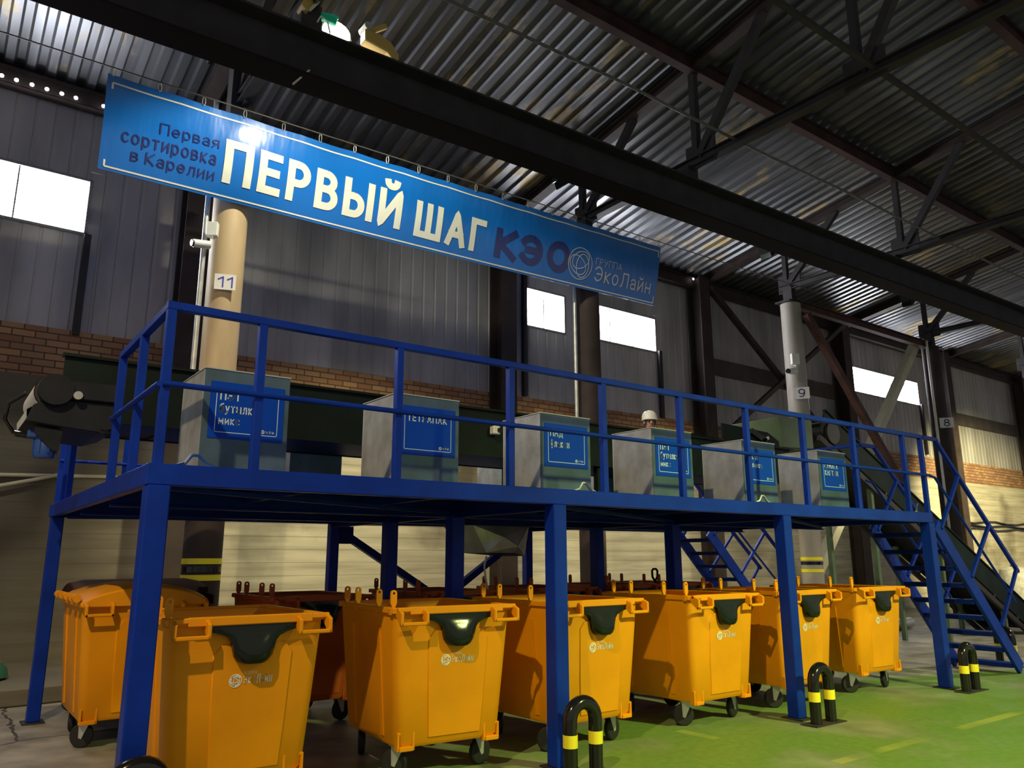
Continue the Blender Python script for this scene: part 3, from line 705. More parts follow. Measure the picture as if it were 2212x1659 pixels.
# ================================================================== PLATFORM
DZ, UZ = 2.16, 2.03
PX = [0.0, 3.13, 6.27, 9.40]
pf = thing('sorting_platform', 'long raised blue steel sorting platform on tall square legs', 'platform', (4.7, 2.25, 0))
PO = (4.7, 2.25, 0)
MB().box(-.04, 9.43, .02, 4.53, DZ - .012, DZ - .004).build('deck_plate', BLUE_D, pf, PO)
def chan(p0, p1, nm, m_=BLUE): MB().beam(p0, p1, .07, DZ - UZ).build(nm, m_, pf, PO, .006)
zc = (DZ + UZ) / 2
chan((-.06, .0, zc), (9.465, .0, zc), 'edge_beam'); chan((-.06, 4.55, zc), (9.465, 4.55, zc), 'edge_beam')
chan((-.02, .03, zc), (-.02, 4.52, zc), 'edge_beam'); chan((9.43, .03, zc), (9.43, 4.52, zc), 'edge_beam')
for y in (1.55, 2.95): MB().ibeam((.02, y, zc - .03), (9.42, y, zc - .03), .09, .16, .014).build('cross_beam', BLUE_D, pf, PO)
for x in (3.13, 6.27): MB().ibeam((x, .05, zc - .03), (x, 4.5, zc - .03), .09, .16, .014).build('cross_beam', BLUE_D, pf, PO)
for x in (1.05, 2.1, 4.18, 5.22, 7.3, 8.35): MB().beam((x, .05, zc), (x, 4.5, zc), .05, .09).build('joist', BLUE_D, pf, PO)
for (a, b) in (((.1, .1), (3.0, 1.5)), ((3.2, .1), (6.2, 1.5)), ((6.3, .1), (9.3, 1.5)), ((.1, 4.4), (3.0, 3.0)), ((3.2, 4.4), (6.2, 3.0))):
    MB().beam((a[0], a[1], UZ - .005), (b[0], b[1], UZ - .005), .035, .03).build('under_brace', BLUE_D, pf, PO)
def leg(x, y, w=.13, m_=BLUE):
    l = MB().box(x - w / 2, x + w / 2, y - w / 2, y + w / 2, .012, UZ).build('leg', m_, pf, PO, .008)
    MB().box(x - .10, x + .10, y - .12, y + .12, 0, .012).build('base_plate', DARKST, l, PO)
for i, x in enumerate(PX):
    leg(x + (.015 if i == 0 else 0), 0.02, .135); leg(x + (.015 if i == 0 else 0), 4.5, .12)
    if i in (1, 2): leg(x, 1.58, .14); leg(x, 2.95, .14)
for x0, x1 in ((3.2, 4.55), (6.2, 4.95)):
    MB().beam((x0, 4.5, 1.95), (x1, 4.5, 1.15), .09, .09, (0, 1, 0)).build('diagonal_brace', BLUE_D, pf, PO)
    s = 1 if x1 > x0 else -1
    MB().box(min(x0, x0 + s * .2), max(x0, x0 + s * .2), 4.48, 4.52, 1.78, 2.0).build('gusset_plate', BLUE_D, pf, PO)
# guard rail along the front, left end and rear
RX = [0.0, .582, 1.62, 2.65, 3.68, 4.70, 5.73, 6.74, 7.77, 8.95, 9.42]
RT, RM = 3.185, 2.65
def bar(pts, w, nm, m_=BLUE):
    for a, b in zip(pts[:-1], pts[1:]): pass
    mb = MB()
    for a, b in zip(pts[:-1], pts[1:]): mb.beam(a, b, w, w)
    return mb.build(nm, m_, pf, PO, .004)
bar([(-.03, 0, RT - .025), (9.46, 0, RT - .025)], .052, 'top_rail')
MB().tube([(-.02, -.035, RM), (9.46, -.035, RM)], .019, 10).build('mid_rail', BLUE, pf, PO, smooth=True)
for i, x in enumerate(RX): MB().box(x - .028, x + .028, -.028, .028, DZ - .01, RT - .05).build('rail_post', BLUE, pf, PO, .004)
bar([(-.0, -.02, RT - .025), (-.0, 1.56, RT - .025)], .052, 'top_rail')
MB().tube([(-.035, -.02, RM), (-.035, 1.55, RM)], .019, 10).build('mid_rail', BLUE, pf, PO, smooth=True)
for y in (.76, 1.52): MB().box(-.028, .028, y - .028, y + .028, DZ - .01, RT - .05).build('rail_post', BLUE, pf, PO, .004)
bar([(-.03, 4.55, RT - .025), (9.45, 4.55, RT - .025)], .05, 'top_rail')
MB().tube([(-.02, 4.52, RM - .02), (9.4, 4.52, RM - .02)], .017, 8).build('mid_rail', BLUE, pf, PO, smooth=True)
for x in (0, .62, 1.65, 2.7, 3.7, 4.75, 5.75, 6.8, 7.8, 8.8, 9.4): MB().box(x - .026, x + .026, 4.524, 4.576, DZ - .01, RT - .05).build('rail_post', BLUE, pf, PO, .004)
for y in (3.75, 4.12): MB().box(-.026, .026, y - .026, y + .026, DZ - .01, RT - .05).build('rail_post', BLUE, pf, PO, .004)
bar([(0, 3.72, RT - .025), (0, 4.55, RT - .025)], .05, 'top_rail')
# right end: short rail from the stair back to the conveyor
bar([(9.43, .87, RT - .03), (9.43, 1.75, RT - .03)], .045, 'top_rail')
for y in (.92, 1.72): MB().box(9.405, 9.455, y - .025, y + .025, DZ - .01, RT - .05).build('rail_post', BLUE, pf, PO, .004)


def stairs(x0, ya, yb, lb, rear=False):
    t = thing('metal_staircase', lb, 'staircase', (x0 + 1.0, (ya + yb) / 2, 0), 0, 'blue metal staircases'); O = (x0 + 1.0, (ya + yb) / 2, 0)
    xe = x0 + 2.09
    for y in (ya, yb):
        MB().beam((x0 + .095, y, 2.01), (xe - .02, y, .06), .05, .19, (0, 0, 1)).build('stringer', BLUE, t, O, .005)
    nt_ = 9
    for k in range(nt_):
        f = (k + .6) / nt_
        x, z = x0 + .03 + 2.04 * f, 2.05 - 2.0 * f
        MB().box(x - .11, x + .11, ya + .03, yb - .03, z - .06, z).build('tread', BLUE_D, t, O, .003)
    for y in (ya, yb):
        MB().beam((x0 + .36, y, RT - .025), (x0 + 2.42, y, 1.38), .05, .05).build('handrail', BLUE, t, O, .004)
        if True:
            MB().beam((x0 + .005, y, RT - .025), (x0 + .38, y, RT - .025), .05, .05).build('handrail', BLUE, t, O, .004)
        MB().tube([(x0 + .01, y - .03, RM), (x0 + .17, y - .03, RM - .02), (x0 + 2.12, y - .03, .96)], .018, 8).build('mid_rail', BLUE, t, O, smooth=True)
        for (a, b, c, d) in ((.87, 2.70, .2, 1.96), (1.63, 2.05, .88, 1.33), (2.33, 1.42, 1.6, .66)):
            MB().beam((x0 + a, y - .02, b), (x0 + c, y - .02, d), .045, .045).build('rail_post', BLUE, t, O, .004)
    return t
stairs(9.48, .0, .87, 'near blue metal staircase descending right at the platform end')
stairs(9.55, 3.82, 4.52, 'far blue metal staircase seen beneath the platform deck')

# lashing loops lying on the front edge of the deck
for i, x in enumerate((.265, 3.585, 6.145, 9.42)):
    mb = MB(); pts = [(x - .13, .16, DZ + .008), (x - .07, .15, DZ + .03), (x - .03, .15, DZ + .085), (x + .01, .15, DZ + .085), (x + .06, .15, DZ + .035), (x + .14, .16, DZ + .008)]
    if i == 3: pts = [(x - .06, .16, DZ + .008), (x, .15, DZ + .02), (x + .02, .15, DZ + .09), (x + .05, .15, DZ + .13)]
    tag(mb.tube(pts, .012, 8).build('wire_loop', ZINC if i != 0 else MOTORB, None, (x, .15, DZ), smooth=True), 'bent wire loop on the deck edge ' + ('below the first hopper', 'below the third hopper', 'below the fifth hopper', 'at the head of the near staircase')[i], 'wire', 'wire loops on the deck edge')
tag(MB().box(.05, .52, .10, .34, DZ, DZ + .006).build('paper_sheet', WHITE, None, (.3, .2, DZ)), 'white paper sheet lying on the deck beside the first hopper', 'paper')

# ================================================================== HOPPERS
HT, HW, HD = 2.93, .625, .60
def hopper_root(x, y, label, group):
    t = thing('sorting_hopper', label, 'hopper', (x, y, DZ), 0, group)
    return t
def hopper_parts(t):
    h = HT - DZ; w = HW; d = HD; e = .012
    mb = MB()
    MB().box(0, w, 0, e, 0, h).build('front_sheet', FILM, t, None, .003)
    mb.box(0, w, d - e, d, 0, h).box(0, e, e, d - e, 0, h).box(w - e, w, e, d - e, 0, h)
    mb.build('shell', GALV, t, None, .003)
    mb = MB(); r = .022
    mb.box(-.006, w + .006, -.006, r, h, h + .012).box(-.006, w + .006, d - r, d + .006, h, h + .012).box(-.006, r, r, d - r, h, h + .012).box(w - r, w + .006, r, d - r, h, h + .012)
    mb.build('rolled_rim', RIMM, t, None, .004)
    MB().box(e, w - e, e, d - e, .1, .105).build('chute_floor', GALV_IN, t)
hp = hopper_root(0, 0, None, None); hopper_parts(hp)
HX = [.389, 1.911, 3.44, 4.936, 6.44, 7.972]
HTXT = [('ПЭТ', 'бутылка', 'микс'), ('ТЕТРАПАК',), ('ПНД', 'флакон'), ('ПЭТ', 'бутылка', 'микс'), ('ПВД', 'пленка'), ('БУМАГА', 'КАРТОН')]
HLAB = ['galvanised hopper nearest the camera, with a plastic bottle mix label', 'galvanised hopper with the single-word label, second from left', 'galvanised hopper with a two-line label, third from left', 'galvanised hopper in front of the person in the white helmet', 'galvanised hopper with a film label, fifth from left', 'galvanised hopper with a paper and card label, nearest the stairs']
for i, x in enumerate(HX):
    t = hp if i == 0 else copy_tree(hp)
    t.location = (x, .6, DZ); tag(t, HLAB[i], 'hopper', 'front row of sorting hoppers')
    hoppers = t
for i, x in enumerate(HX):
    t = [o for o in COL.objects if o.name.startswith('sorting_hopper') and abs(o.location.x - x) < 1e-4][0]
    h = HT - DZ; x0, x1 = .045, .585; z0, z1 = h - .495, h - .085
    pl = MB().box(x0, x1, -.006, .0, z0, z1).build('label_plate', SIGNB, t)
    mb = MB(); g = .042; k = .005; y = -.0075
    def rect(a, b, c, d): mb.add([(a, y, c), (b, y, c), (b, y, d), (a, y, d)], [(0, 1, 2, 3)])
    rect(x0 + g, x1 - g, z0 + g, z0 + g + k); rect(x0 + g, x1 - g, z1 - g - k, z1 - g); rect(x0 + g, x0 + g + k, z0 + g, z1 - g); rect(x1 - g - k, x1 - g, z0 + g, z1 - g)
    mb.build('border_line', SIGNL, pl)
    mb = MB(); zz = z1 - .062
    for j, s in enumerate(HTXT[i]):
        up = s.isupper(); hh = .070 if up else .068
        desc = any(c in s for c in 'уф'); asc = up or any(c in s for c in 'бф')
        top, bot = (1.0 if asc else .72), (-.24 if desc else 0)
        wd = sum(GLYPH[c][0] + .32 for c in s) * hh * (.80 if up else .74); wd = min(wd, x1 - x0 - .13)
        zl = zz - hh
        put_text(mb, s, lambda a, b: (x0 + .068 + a * wd, y, zl + (bot + (top - bot) * b) * hh), .17 if up else .14)
        zz -= hh + .022
    mb.build('lettering', SIGNL, pl)
    mb = MB(); cx, cz = x1 - .15, z0 + .07
    emblem(mb, lambda a, b: (cx + .014 * a, y, cz + .014 * b), .08, 16)
    put_text(mb, 'ЭкоЛайн', lambda a, b: (cx + .02 + a * .065, y, cz - .009 + b * .02), .14)
    mb.build('logo', SIGNL, pl)
RHX = [(2.13, 'galvanised rear hopper showing between the first and second front hoppers'), (3.65, 'galvanised rear hopper hidden mostly behind the second front hopper'), (5.08, 'galvanised rear hopper with a pale side left of the third front hopper'), (6.80, 'galvanised rear hopper between the third and fourth front hoppers')]
for x, lb in RHX:
    t = hopper_root(x, 3.5, lb, 'rear row of sorting hoppers'); hopper_parts(t)

# ================================================================== CONVEYORS
cv = thing('belt_conveyor', 'long dark green belt conveyor on the platform behind the hoppers', 'conveyor', (4.5, 2.8, DZ)); CO = (4.5, 2.8, DZ)
for y0, nm in ((2.3, 'side_panel'), (3.28, 'side_panel')):
    mb = MB(); mb.box(-.32, 9.9, y0, y0 + .02, 2.94, 3.27).box(.10, 9.9, y0, y0 + .02, 2.74, 2.94)
    mb.build(nm, CONVG, cv, CO)
    MB().box(-.34, 9.95, y0 - .035, y0 + .055, 3.27, 3.295).build('top_flange', CONVG, cv, CO)
MB().box(-.3, 9.9, 2.34, 3.26, 3.06, 3.075).build('belt', BELT, cv, CO)
MB().box(.1, 9.9, 2.34, 3.26, 2.75, 2.765).build('return_belt', BELT, cv, CO)
MB().cyl((-.36, 2.34, 2.965), (-.36, 3.26, 2.965), .145, 28).build('drum', BELT, cv, CO, smooth=True)
# white strip round the drum and down, painting the light on the belt
pl = [(-.36 + .15 * math.cos(a), 2.965 + .15 * math.sin(a)) for a in [math.radians(90 + 15 * k) for k in range(10)]] + [(-.54, 2.80), (-.53, 2.70)]
mb = MB(); n = len(pl)
mb.add([(p[0], 2.36, p[1]) for p in pl] + [(p[0], 3.24, p[1]) for p in pl], [(i, i + 1, i + 1 + n, i + n) for i in range(n - 1)])
mb.build('lit_belt_wrap', WHITE, cv, CO, smooth=True)
MB().prism([(-.545, 2.69), (-.5, 2.84), (-.30, 2.9), (.14, 2.9), (.14, 2.69), (.0, 2.64), (-.25, 2.66)], 2.28, 3.3, 'y').build('head_guard', GUARD, cv, CO, .01)
MB().box(-.34, .1, 2.24, 2.3, 2.9, 3.06).build('tension_bracket', GUARD, cv, CO, .01)
MB().cyl((-.36, 2.22, 2.965), (-.36, 2.30, 2.965), .13, 24).build('bearing_plate', GUARD, cv, CO, smooth=True)
MB().cyl((-.2, 2.2, 2.93), (-.2, 2.24, 2.93), .035, 12).build('bolt', ZINC, cv, CO, smooth=True)
MB().tube([(.0, 2.27, 2.66), (.12, 2.26, 2.625), (.25, 2.26, 2.615), (.37, 2.27, 2.63), (.45, 2.28, 2.68)], .018, 8).build('cable', GLOSSK, cv, CO, smooth=True)
for x in (1.0, 3.4, 5.8, 8.2):
    for y in (2.38, 3.22): MB().box(x - .04, x + .04, y - .04, y + .04, DZ, 2.75).build('support_leg', CONVG, cv, CO)
mo = thing('gear_motor', 'blue electric motor hanging below the left conveyor end', 'motor', (-.37, 2.42, 2.41)); 
mp_ = MB().lathe([(.03, 0), (.075, .004), (.085, .03), (.085, .17), (.07, .2), (.07, .22)], (0, 0, 0), 20); mp_.build('motor_body', MOTORB, mo, smooth=True)
for k in range(8):
    a = k * math.pi / 4 + .2; c, s_ = math.cos(a), math.sin(a)
    MB().beam((.083 * c, .083 * s_, .04), (.083 * c, .083 * s_, .17), .012, .02, (c, s_, 0)).build('cooling_fin', MOTORB, mo)
MB().box(-.14, -.06, -.05, .05, .16, .23).build('terminal_box', MOTORB, mo, None, .01)
MB().prism([(-.1, .24), (-.1, .20), (.04, .06), (.09, .06), (.1, .24)], -.1, -.085, 'y').build('torque_bracket', GUARD, mo)
MB().box(-.08, .09, -.08, .1, .20, .24).build('gearbox', GUARD, mo, None, .015)
MB().tube([(-.13, 0, .19), (-.24, -.0, .20), (-.31, -.05, .30), (-.30, -.12, .42), (-.20, -.18, .50)], .017, 8).build('motor_cable', GLOSSK, mo, smooth=True)
# camera box on the conveyor
o = thing('security_camera', 'small white security camera on the conveyor left of the third hopper', 'security camera', (4.08, 2.24, 3.03), 0, 'security cameras')
MB().box(-.05, .05, -.04, .05, -.04, .06).build('camera_body', WHITE, o, None, .012); MB().cyl((.03, -.04, .01), (.03, -.055, .01), .03, 14).build('lens', BLACKP, o, smooth=True)
# receiving hopper and discharge hood at the right end
o = thing('receiving_chute', 'dark grey sheet chute above the fifth hopper', 'chute', (8.8, 2.6, 3.28))
mb = MB(); mb.prism([(8.30, 3.31), (8.30, 3.56), (9.4, 3.52), (9.68, 3.40), (9.68, 3.31)], 2.33, 2.36, 'y').build('side_sheet', CONVG, o, (8.8, 2.6, 3.28))
MB().prism([(8.30, 3.31), (8.30, 3.56), (9.4, 3.52), (9.68, 3.40), (9.68, 3.31)], 3.2, 3.23, 'y').build('side_sheet', CONVG, o, (8.8, 2.6, 3.28))
MB().beam((8.95, 2.3, 3.5), (9.3, 2.3, 3.36), .04, .09).build('stiffener', BELT, o, (8.8, 2.6, 3.28))
MB().beam((9.2, 2.29, 3.36), (9.36, 2.29, 3.43), .02, .05).build('latch', ZINC, o, (8.8, 2.6, 3.28))
o = thing('discharge_hood', 'pale green sheet hood at the head of the inclined conveyor', 'hood', (10.4, 2.6, 3.25))
MB().prism([(9.78, 3.31), (9.70, 3.80), (10.62, 3.86), (10.62, 3.35)], 2.32, 3.28, 'y').build('hood_shell', CONVL, o, (10.4, 2.6, 3.25), .01)
ic = thing('inclined_conveyor', 'dark green inclined belt conveyor rising from the right to the platform', 'conveyor', (15.0, 2.8, 0)); IO = (15.0, 2.8, 0)
P0, P1 = Vector((11.0, 0, 4.05)), Vector((18.6, 0, .30)); dr = (P1 - P0).normalized(); up = Vector((-dr.z, 0, dr.x)); up = up if up.z > 0 else -up
for y in (2.3, 3.28):
    a, b = P0 + Vector((0, y, 0)) - up * .22, P1 + Vector((0, y, 0)) - up * .22
    MB().beam(a, b, .025, .44, up).build('side_panel', CONVG, ic, IO)
    MB().beam(a + up * .22, b + up * .22, .07, .025, up).build('top_flange', CONVG, ic, IO)
    MB().beam(a - up * .33, b - up * .33, .06, .10, up).build('lower_rail', DARKST, ic, IO)
    for k in range(1, 8):
        c = a + (b - a) * k / 8; MB().beam(c - up * .2, c - up * .36, .05, .05).build('bracket', DARKST, ic, IO)
MB().beam(P0 + Vector((0, 2.79, 0)) - up * .25, P1 + Vector((0, 2.79, 0)) - up * .25, .93, .02, up).build('belt', BELT, ic, IO)
MB().cyl((11.12, 2.24, 3.66), (11.12, 3.3, 3.66), .19, 24).build('drive_drum', BELT, ic, IO, smooth=True)
for x, z in ((12.3, 2.9), (14.6, 1.8), (17.0, .7)):
    for y in (2.36, 3.22): MB().box(x - .04, x + .04, y - .04, y + .04, 0, z).build('support_leg', CONVL, ic, IO)

o = MB().tube([(15.13 + .13 * math.cos(a), 8.165, 4.74 + .13 * math.sin(a)) for a in [2 * math.pi * k / 18 for k in range(18)]], .022, 8, closed=True).build('hose_ring', GLOSSK, None, (15.13, 8.165, 4.74), smooth=True)
tag(o, 'black hose ring hanging on the brick band behind the fifth hopper', 'hose')
# crumpled grey chute under the conveyor
o = thing('sheet_chute', 'crumpled grey sheet chute hanging below the deck in the middle', 'chute', (4.8, 3.2, 1.55))
vs = [(4.42, 3.2, 2.0), (5.3, 3.2, 2.0), (5.3, 3.3, 1.62), (5.02, 3.15, 1.66), (4.62, 3.2, 1.66), (4.55, 3.22, 1.78), (4.85, 3.12, 1.85), (5.05, 3.1, 1.74)]
MB().add(vs, [(0, 1, 6), (1, 7, 6), (1, 2, 7), (2, 3, 7), (3, 4, 7), (4, 6, 7), (4, 5, 6), (5, 0, 6)]).build('front_sheet', GALV, o, (4.8, 3.2, 1.55))
MB().add([(4.42, 3.9, 2.0), (5.3, 3.9, 2.0), (5.2, 3.7, 1.62), (4.6, 3.7, 1.66), (4.42, 3.2, 2.0), (5.3, 3.2, 2.0), (5.3, 3.3, 1.62), (4.62, 3.2, 1.66)], [(0, 1, 2, 3), (0, 3, 7, 4), (1, 5, 6, 2)]).build('rear_sheet', GALV_IN, o, (4.8, 3.2, 1.55))
MB().tube([(4.66, 3.25, 1.62), (4.64, 3.27, 1.5), (4.68, 3.3, 1.35), (4.72, 3.3, 1.2)], .012, 8).build('hanging_cord', WHITE, o, (4.8, 3.2, 1.55), smooth=True)

# ================================================================== WASTE CONTAINERS
RIMZ, BOTZ = 1.235, .235
def rrect(hx, y0, y1, r, n=4):
    pts = []
    for cx, cy, a0 in ((hx - r, y0 + r, -90), (hx - r, y1 - r, 0), (-hx + r, y1 - r, 90), (-hx + r, y0 + r, 180)):
        for k in range(n + 1):
            a = math.radians(a0 + 90 * k / n); pts.append((cx + r * math.cos(a), cy + r * math.sin(a)))
    return pts
BL = 1.26
def bin_body(m_):
    mb = MB(); lv = [(BOTZ, .420, .115, BL - .12), (BOTZ + .03, .438, .095, BL - .10), (.70, .470, .060, BL - .055), (1.10, .498, .03, BL - .02), (RIMZ - .02, .503, .022, BL - .01)]
    rings = [[(x, y, z) for x, y in rrect(hx, y0, y1, .07)] for z, hx, y0, y1 in lv]
    n = len(rings[0]); vs = [p for r in rings for p in r]
    fs = [(i * n + k, i * n + (k + 1) % n, (i + 1) * n + (k + 1) % n, (i + 1) * n + k) for i in range(len(rings) - 1) for k in range(n)]
    fs.append(tuple(range(n))[::-1])
    inner = [[(x, y, z) for x, y in rrect(hx - .02, y0 + .02, y1 - .02, .055)] for z, hx, y0, y1 in lv[::-1]]
    b0 = len(vs); vs += [p for r in inner for p in r]
    for i in range(len(inner) - 1):
        for k in range(n): fs.append((b0 + i * n + k, b0 + i * n + (k + 1) % n, b0 + (i + 1) * n + (k + 1) % n, b0 + (i + 1) * n + k))
    for k in range(n): fs.append(((len(rings) - 1) * n + k, (len(rings) - 1) * n + (k + 1) % n, b0 + (k + 1) % n, b0 + k))
    fs.append(tuple(b0 + (len(inner) - 1) * n + k for k in range(n)))
    mb.add(vs, fs)
    # proud centre panel on the narrow face and ribs on the long sides
    def fy(z): return .10 + (.022 - .10) * (z - BOTZ) / (RIMZ - BOTZ)
    zl = [BOTZ + .06, .60, 1.0, 1.06]
    wl = [(-.20, .27), (-.22, .29), (-.235, .305), (-.19, .26)]
    vv = []
    for (a, b), z in zip(wl, zl):
        vv += [(a, fy(z) + .02, z), (a + .02, fy(z) - .013, z), (b - .02, fy(z) - .013, z), (b, fy(z) + .02, z)]
    ff = [(i * 4 + k, i * 4 + k + 1, i * 4 + k + 5, i * 4 + k + 4) for i in range(3) for k in range(3)] + [(12, 13, 14, 15)]
    mb.add(vv, ff)
    for s in (-1, 1):
        for yy in (.34, .92):
            mb.beam((s * .440, yy, BOTZ + .06), (s * .500, yy, 1.08), .05, .02, (s, 0, 0))
    return mb
def bin_rim():
    mb = MB(); o = rrect(.525, -.005, BL + .015, .06); i = rrect(.470, .045, BL - .035, .05); n = len(o)
    vs = [(x, y, RIMZ) for x, y in o] + [(x, y, RIMZ) for x, y in i] + [(x, y, RIMZ - .045) for x, y in o] + [(x, y, RIMZ - .02) for x, y in i]
    fs = []
    for k in range(n):
        j = (k + 1) % n; fs += [(k, j, n + j, n + k), (k, 2 * n + k, 2 * n + j, j), (n + k, n + j, 3 * n + j, 3 * n + k), (2 * n + k, 3 * n + k, 3 * n + j, 2 * n + j)]
    mb.add(vs, fs)
    # thicker bar along the front edge
    mb.box(-.40, .40, -.03, .03, RIMZ - .05, RIMZ + .006)
    return mb
def flap():
    mb = MB(); prof = [(RIMZ - .045, .30, 0.0), (RIMZ - .085, .285, .006), (RIMZ - .105, .21, .012), (RIMZ - .125, .165, .02), (RIMZ - .155, .142, .032), (RIMZ - .20, .132, .045), (RIMZ - .245, .118, .05), (RIMZ - .275, .095, .045), (RIMZ - .29, .07, .03)]
    vs = []; m_ = 9
    for z, hw, bl in prof:
        for k in range(m_):
            f = -1 + 2 * k / (m_ - 1); vs.append((f * hw + .02, -.012 - bl * (1 - f ** 4) - .006, z))
    n0 = len(vs)
    vs += [(x, .035, z) for x, y, z in vs]
    fs = []
    R = len(prof)
    for i in range(R - 1):
        for k in range(m_ - 1):
            a = i * m_ + k; fs += [(a, a + 1, a + 1 + m_, a + m_), (n0 + a, n0 + a + m_, n0 + a + m_ + 1, n0 + a + 1)]
    for k in range(m_ - 1): fs += [(k, n0 + k, n0 + k + 1, k + 1), ((R - 1) * m_ + k, (R - 1) * m_ + k + 1, n0 + (R - 1) * m_ + k + 1, n0 + (R - 1) * m_ + k)]
    for i in range(R - 1): fs += [(i * m_, (i + 1) * m_, n0 + (i + 1) * m_, n0 + i * m_), (i * m_ + m_ - 1, n0 + i * m_ + m_ - 1, n0 + (i + 1) * m_ + m_ - 1, (i + 1) * m_ + m_ - 1)]
    return mb.add(vs, fs)
def handle(cx):
    mb = MB(); w, h, y = .115, .125, -.075; t_ = .026; zt = RIMZ
    mb.box(cx - w, cx + w, y - .012, y + .016, zt - h, zt - h + t_)
    for s in (-1, 1):
        x = cx + s * (w - t_ / 2)
        mb.add([(x - t_ / 2, y - .012, zt - h), (x + t_ / 2, y - .012, zt - h), (x + t_ / 2, y + .016, zt - h), (x - t_ / 2, y + .016, zt - h),
                (x - t_ / 2, y - .012, zt - .03), (x + t_ / 2, y - .012, zt - .03), (x + t_ / 2, .02, zt - .06), (x - t_ / 2, .02, zt - .06),
                (x - t_ / 2, .0, zt + .004), (x + t_ / 2, .0, zt + .004), (x + t_ / 2, .03, zt), (x - t_ / 2, .03, zt)],
               [(0, 1, 2, 3), (0, 4, 5, 1), (1, 5, 6, 2), (2, 6, 7, 3), (3, 7, 4, 0), (4, 8, 9, 5), (5, 9, 10, 6), (6, 10, 11, 7), (7, 11, 8, 4), (8, 11, 10, 9)])
    mb.box(cx - w + .0, cx + w, -.028, .0, zt - .03, zt + .004)
    return mb
def lug(x, y):
    mb = MB(); n = 20; hz = RIMZ + .105; out = []; inn = []
    for k in range(n):
        a = 2 * math.pi * k / n; c, s = math.cos(a), math.sin(a)
        if s >= -.05: out.append((.024 * c, hz + .024 * s))
        else:
            # down to the rim
            tt = min(.024 / max(abs(c), 1e-6), .125 / -s); out.append((tt * c, hz + tt * s))
        inn.append((.010 * c, hz + .010 * s))
    vs = [(x + p[0], y - .01, p[1]) for p in out] + [(x + p[0], y - .01, p[1]) for p in inn] + [(x + p[0], y + .01, p[1]) for p in out] + [(x + p[0], y + .01, p[1]) for p in inn]
    fs = []
    for k in range(n):
        j = (k + 1) % n; fs += [(k, j, n + j, n + k), (2 * n + k, 3 * n + k, 3 * n + j, 2 * n + j), (k, 2 * n + k, 2 * n + j, j), (n + k, n + j, 3 * n + j, 3 * n + k)]
    mb.add(vs, fs)
    mb.box(x - .03, x + .035, y - .02, y + .02, RIMZ - .05, RIMZ - .01)
    return mb
def caster(t, x, y, ang):
    c, s = math.cos(ang), math.sin(ang)
    def R(p): return (x + p[0] * c - p[1] * s, y + p[0] * s + p[1] * c, p[2])
    mb = MB(); mb.add([R(p) for p in [(-.06, -.05, .225), (.06, -.05, .225), (.06, .05, .225), (-.06, .05, .225), (-.06, -.05, .24), (.06, -.05, .24), (.06, .05, .24), (-.06, .05, .24)]], [(0, 3, 2, 1), (4, 5, 6, 7), (0, 1, 5, 4), (1, 2, 6, 5), (2, 3, 7, 6), (3, 0, 4, 7)])
    for q in (-.036, .030):
        pl = [(-.05, .225), (.05, .225), (.045, .085), (.02, .075)]
        mb.add([R((px, q, pz)) for px, pz in pl] + [R((px, q + .006, pz)) for px, pz in pl], [(0, 1, 2, 3), (4, 7, 6, 5), (0, 4, 5, 1), (1, 5, 6, 2), (2, 6, 7, 3), (3, 7, 4, 0)])
    f = mb.build('caster_fork', ZINC, t)
    mb = MB(); prof = [(.02, -.03), (.09, -.026), (.10, -.016), (.10, .016), (.09, .026), (.02, .03)]; n = 22; vs = []
    for r, h in prof:
        for k in range(n):
            a = 2 * math.pi * k / n; vs.append(R((.033 + r * math.cos(a), h, .10 + r * math.sin(a))))
    fs = [(i * n + k, i * n + (k + 1) % n, (i + 1) * n + (k + 1) % n, (i + 1) * n + k) for i in range(5) for k in range(n)] + [tuple(range(n))[::-1], tuple(5 * n + k for k in range(n))]
    mb.add(vs, fs).build('wheel', RUBBER, f, smooth=True)
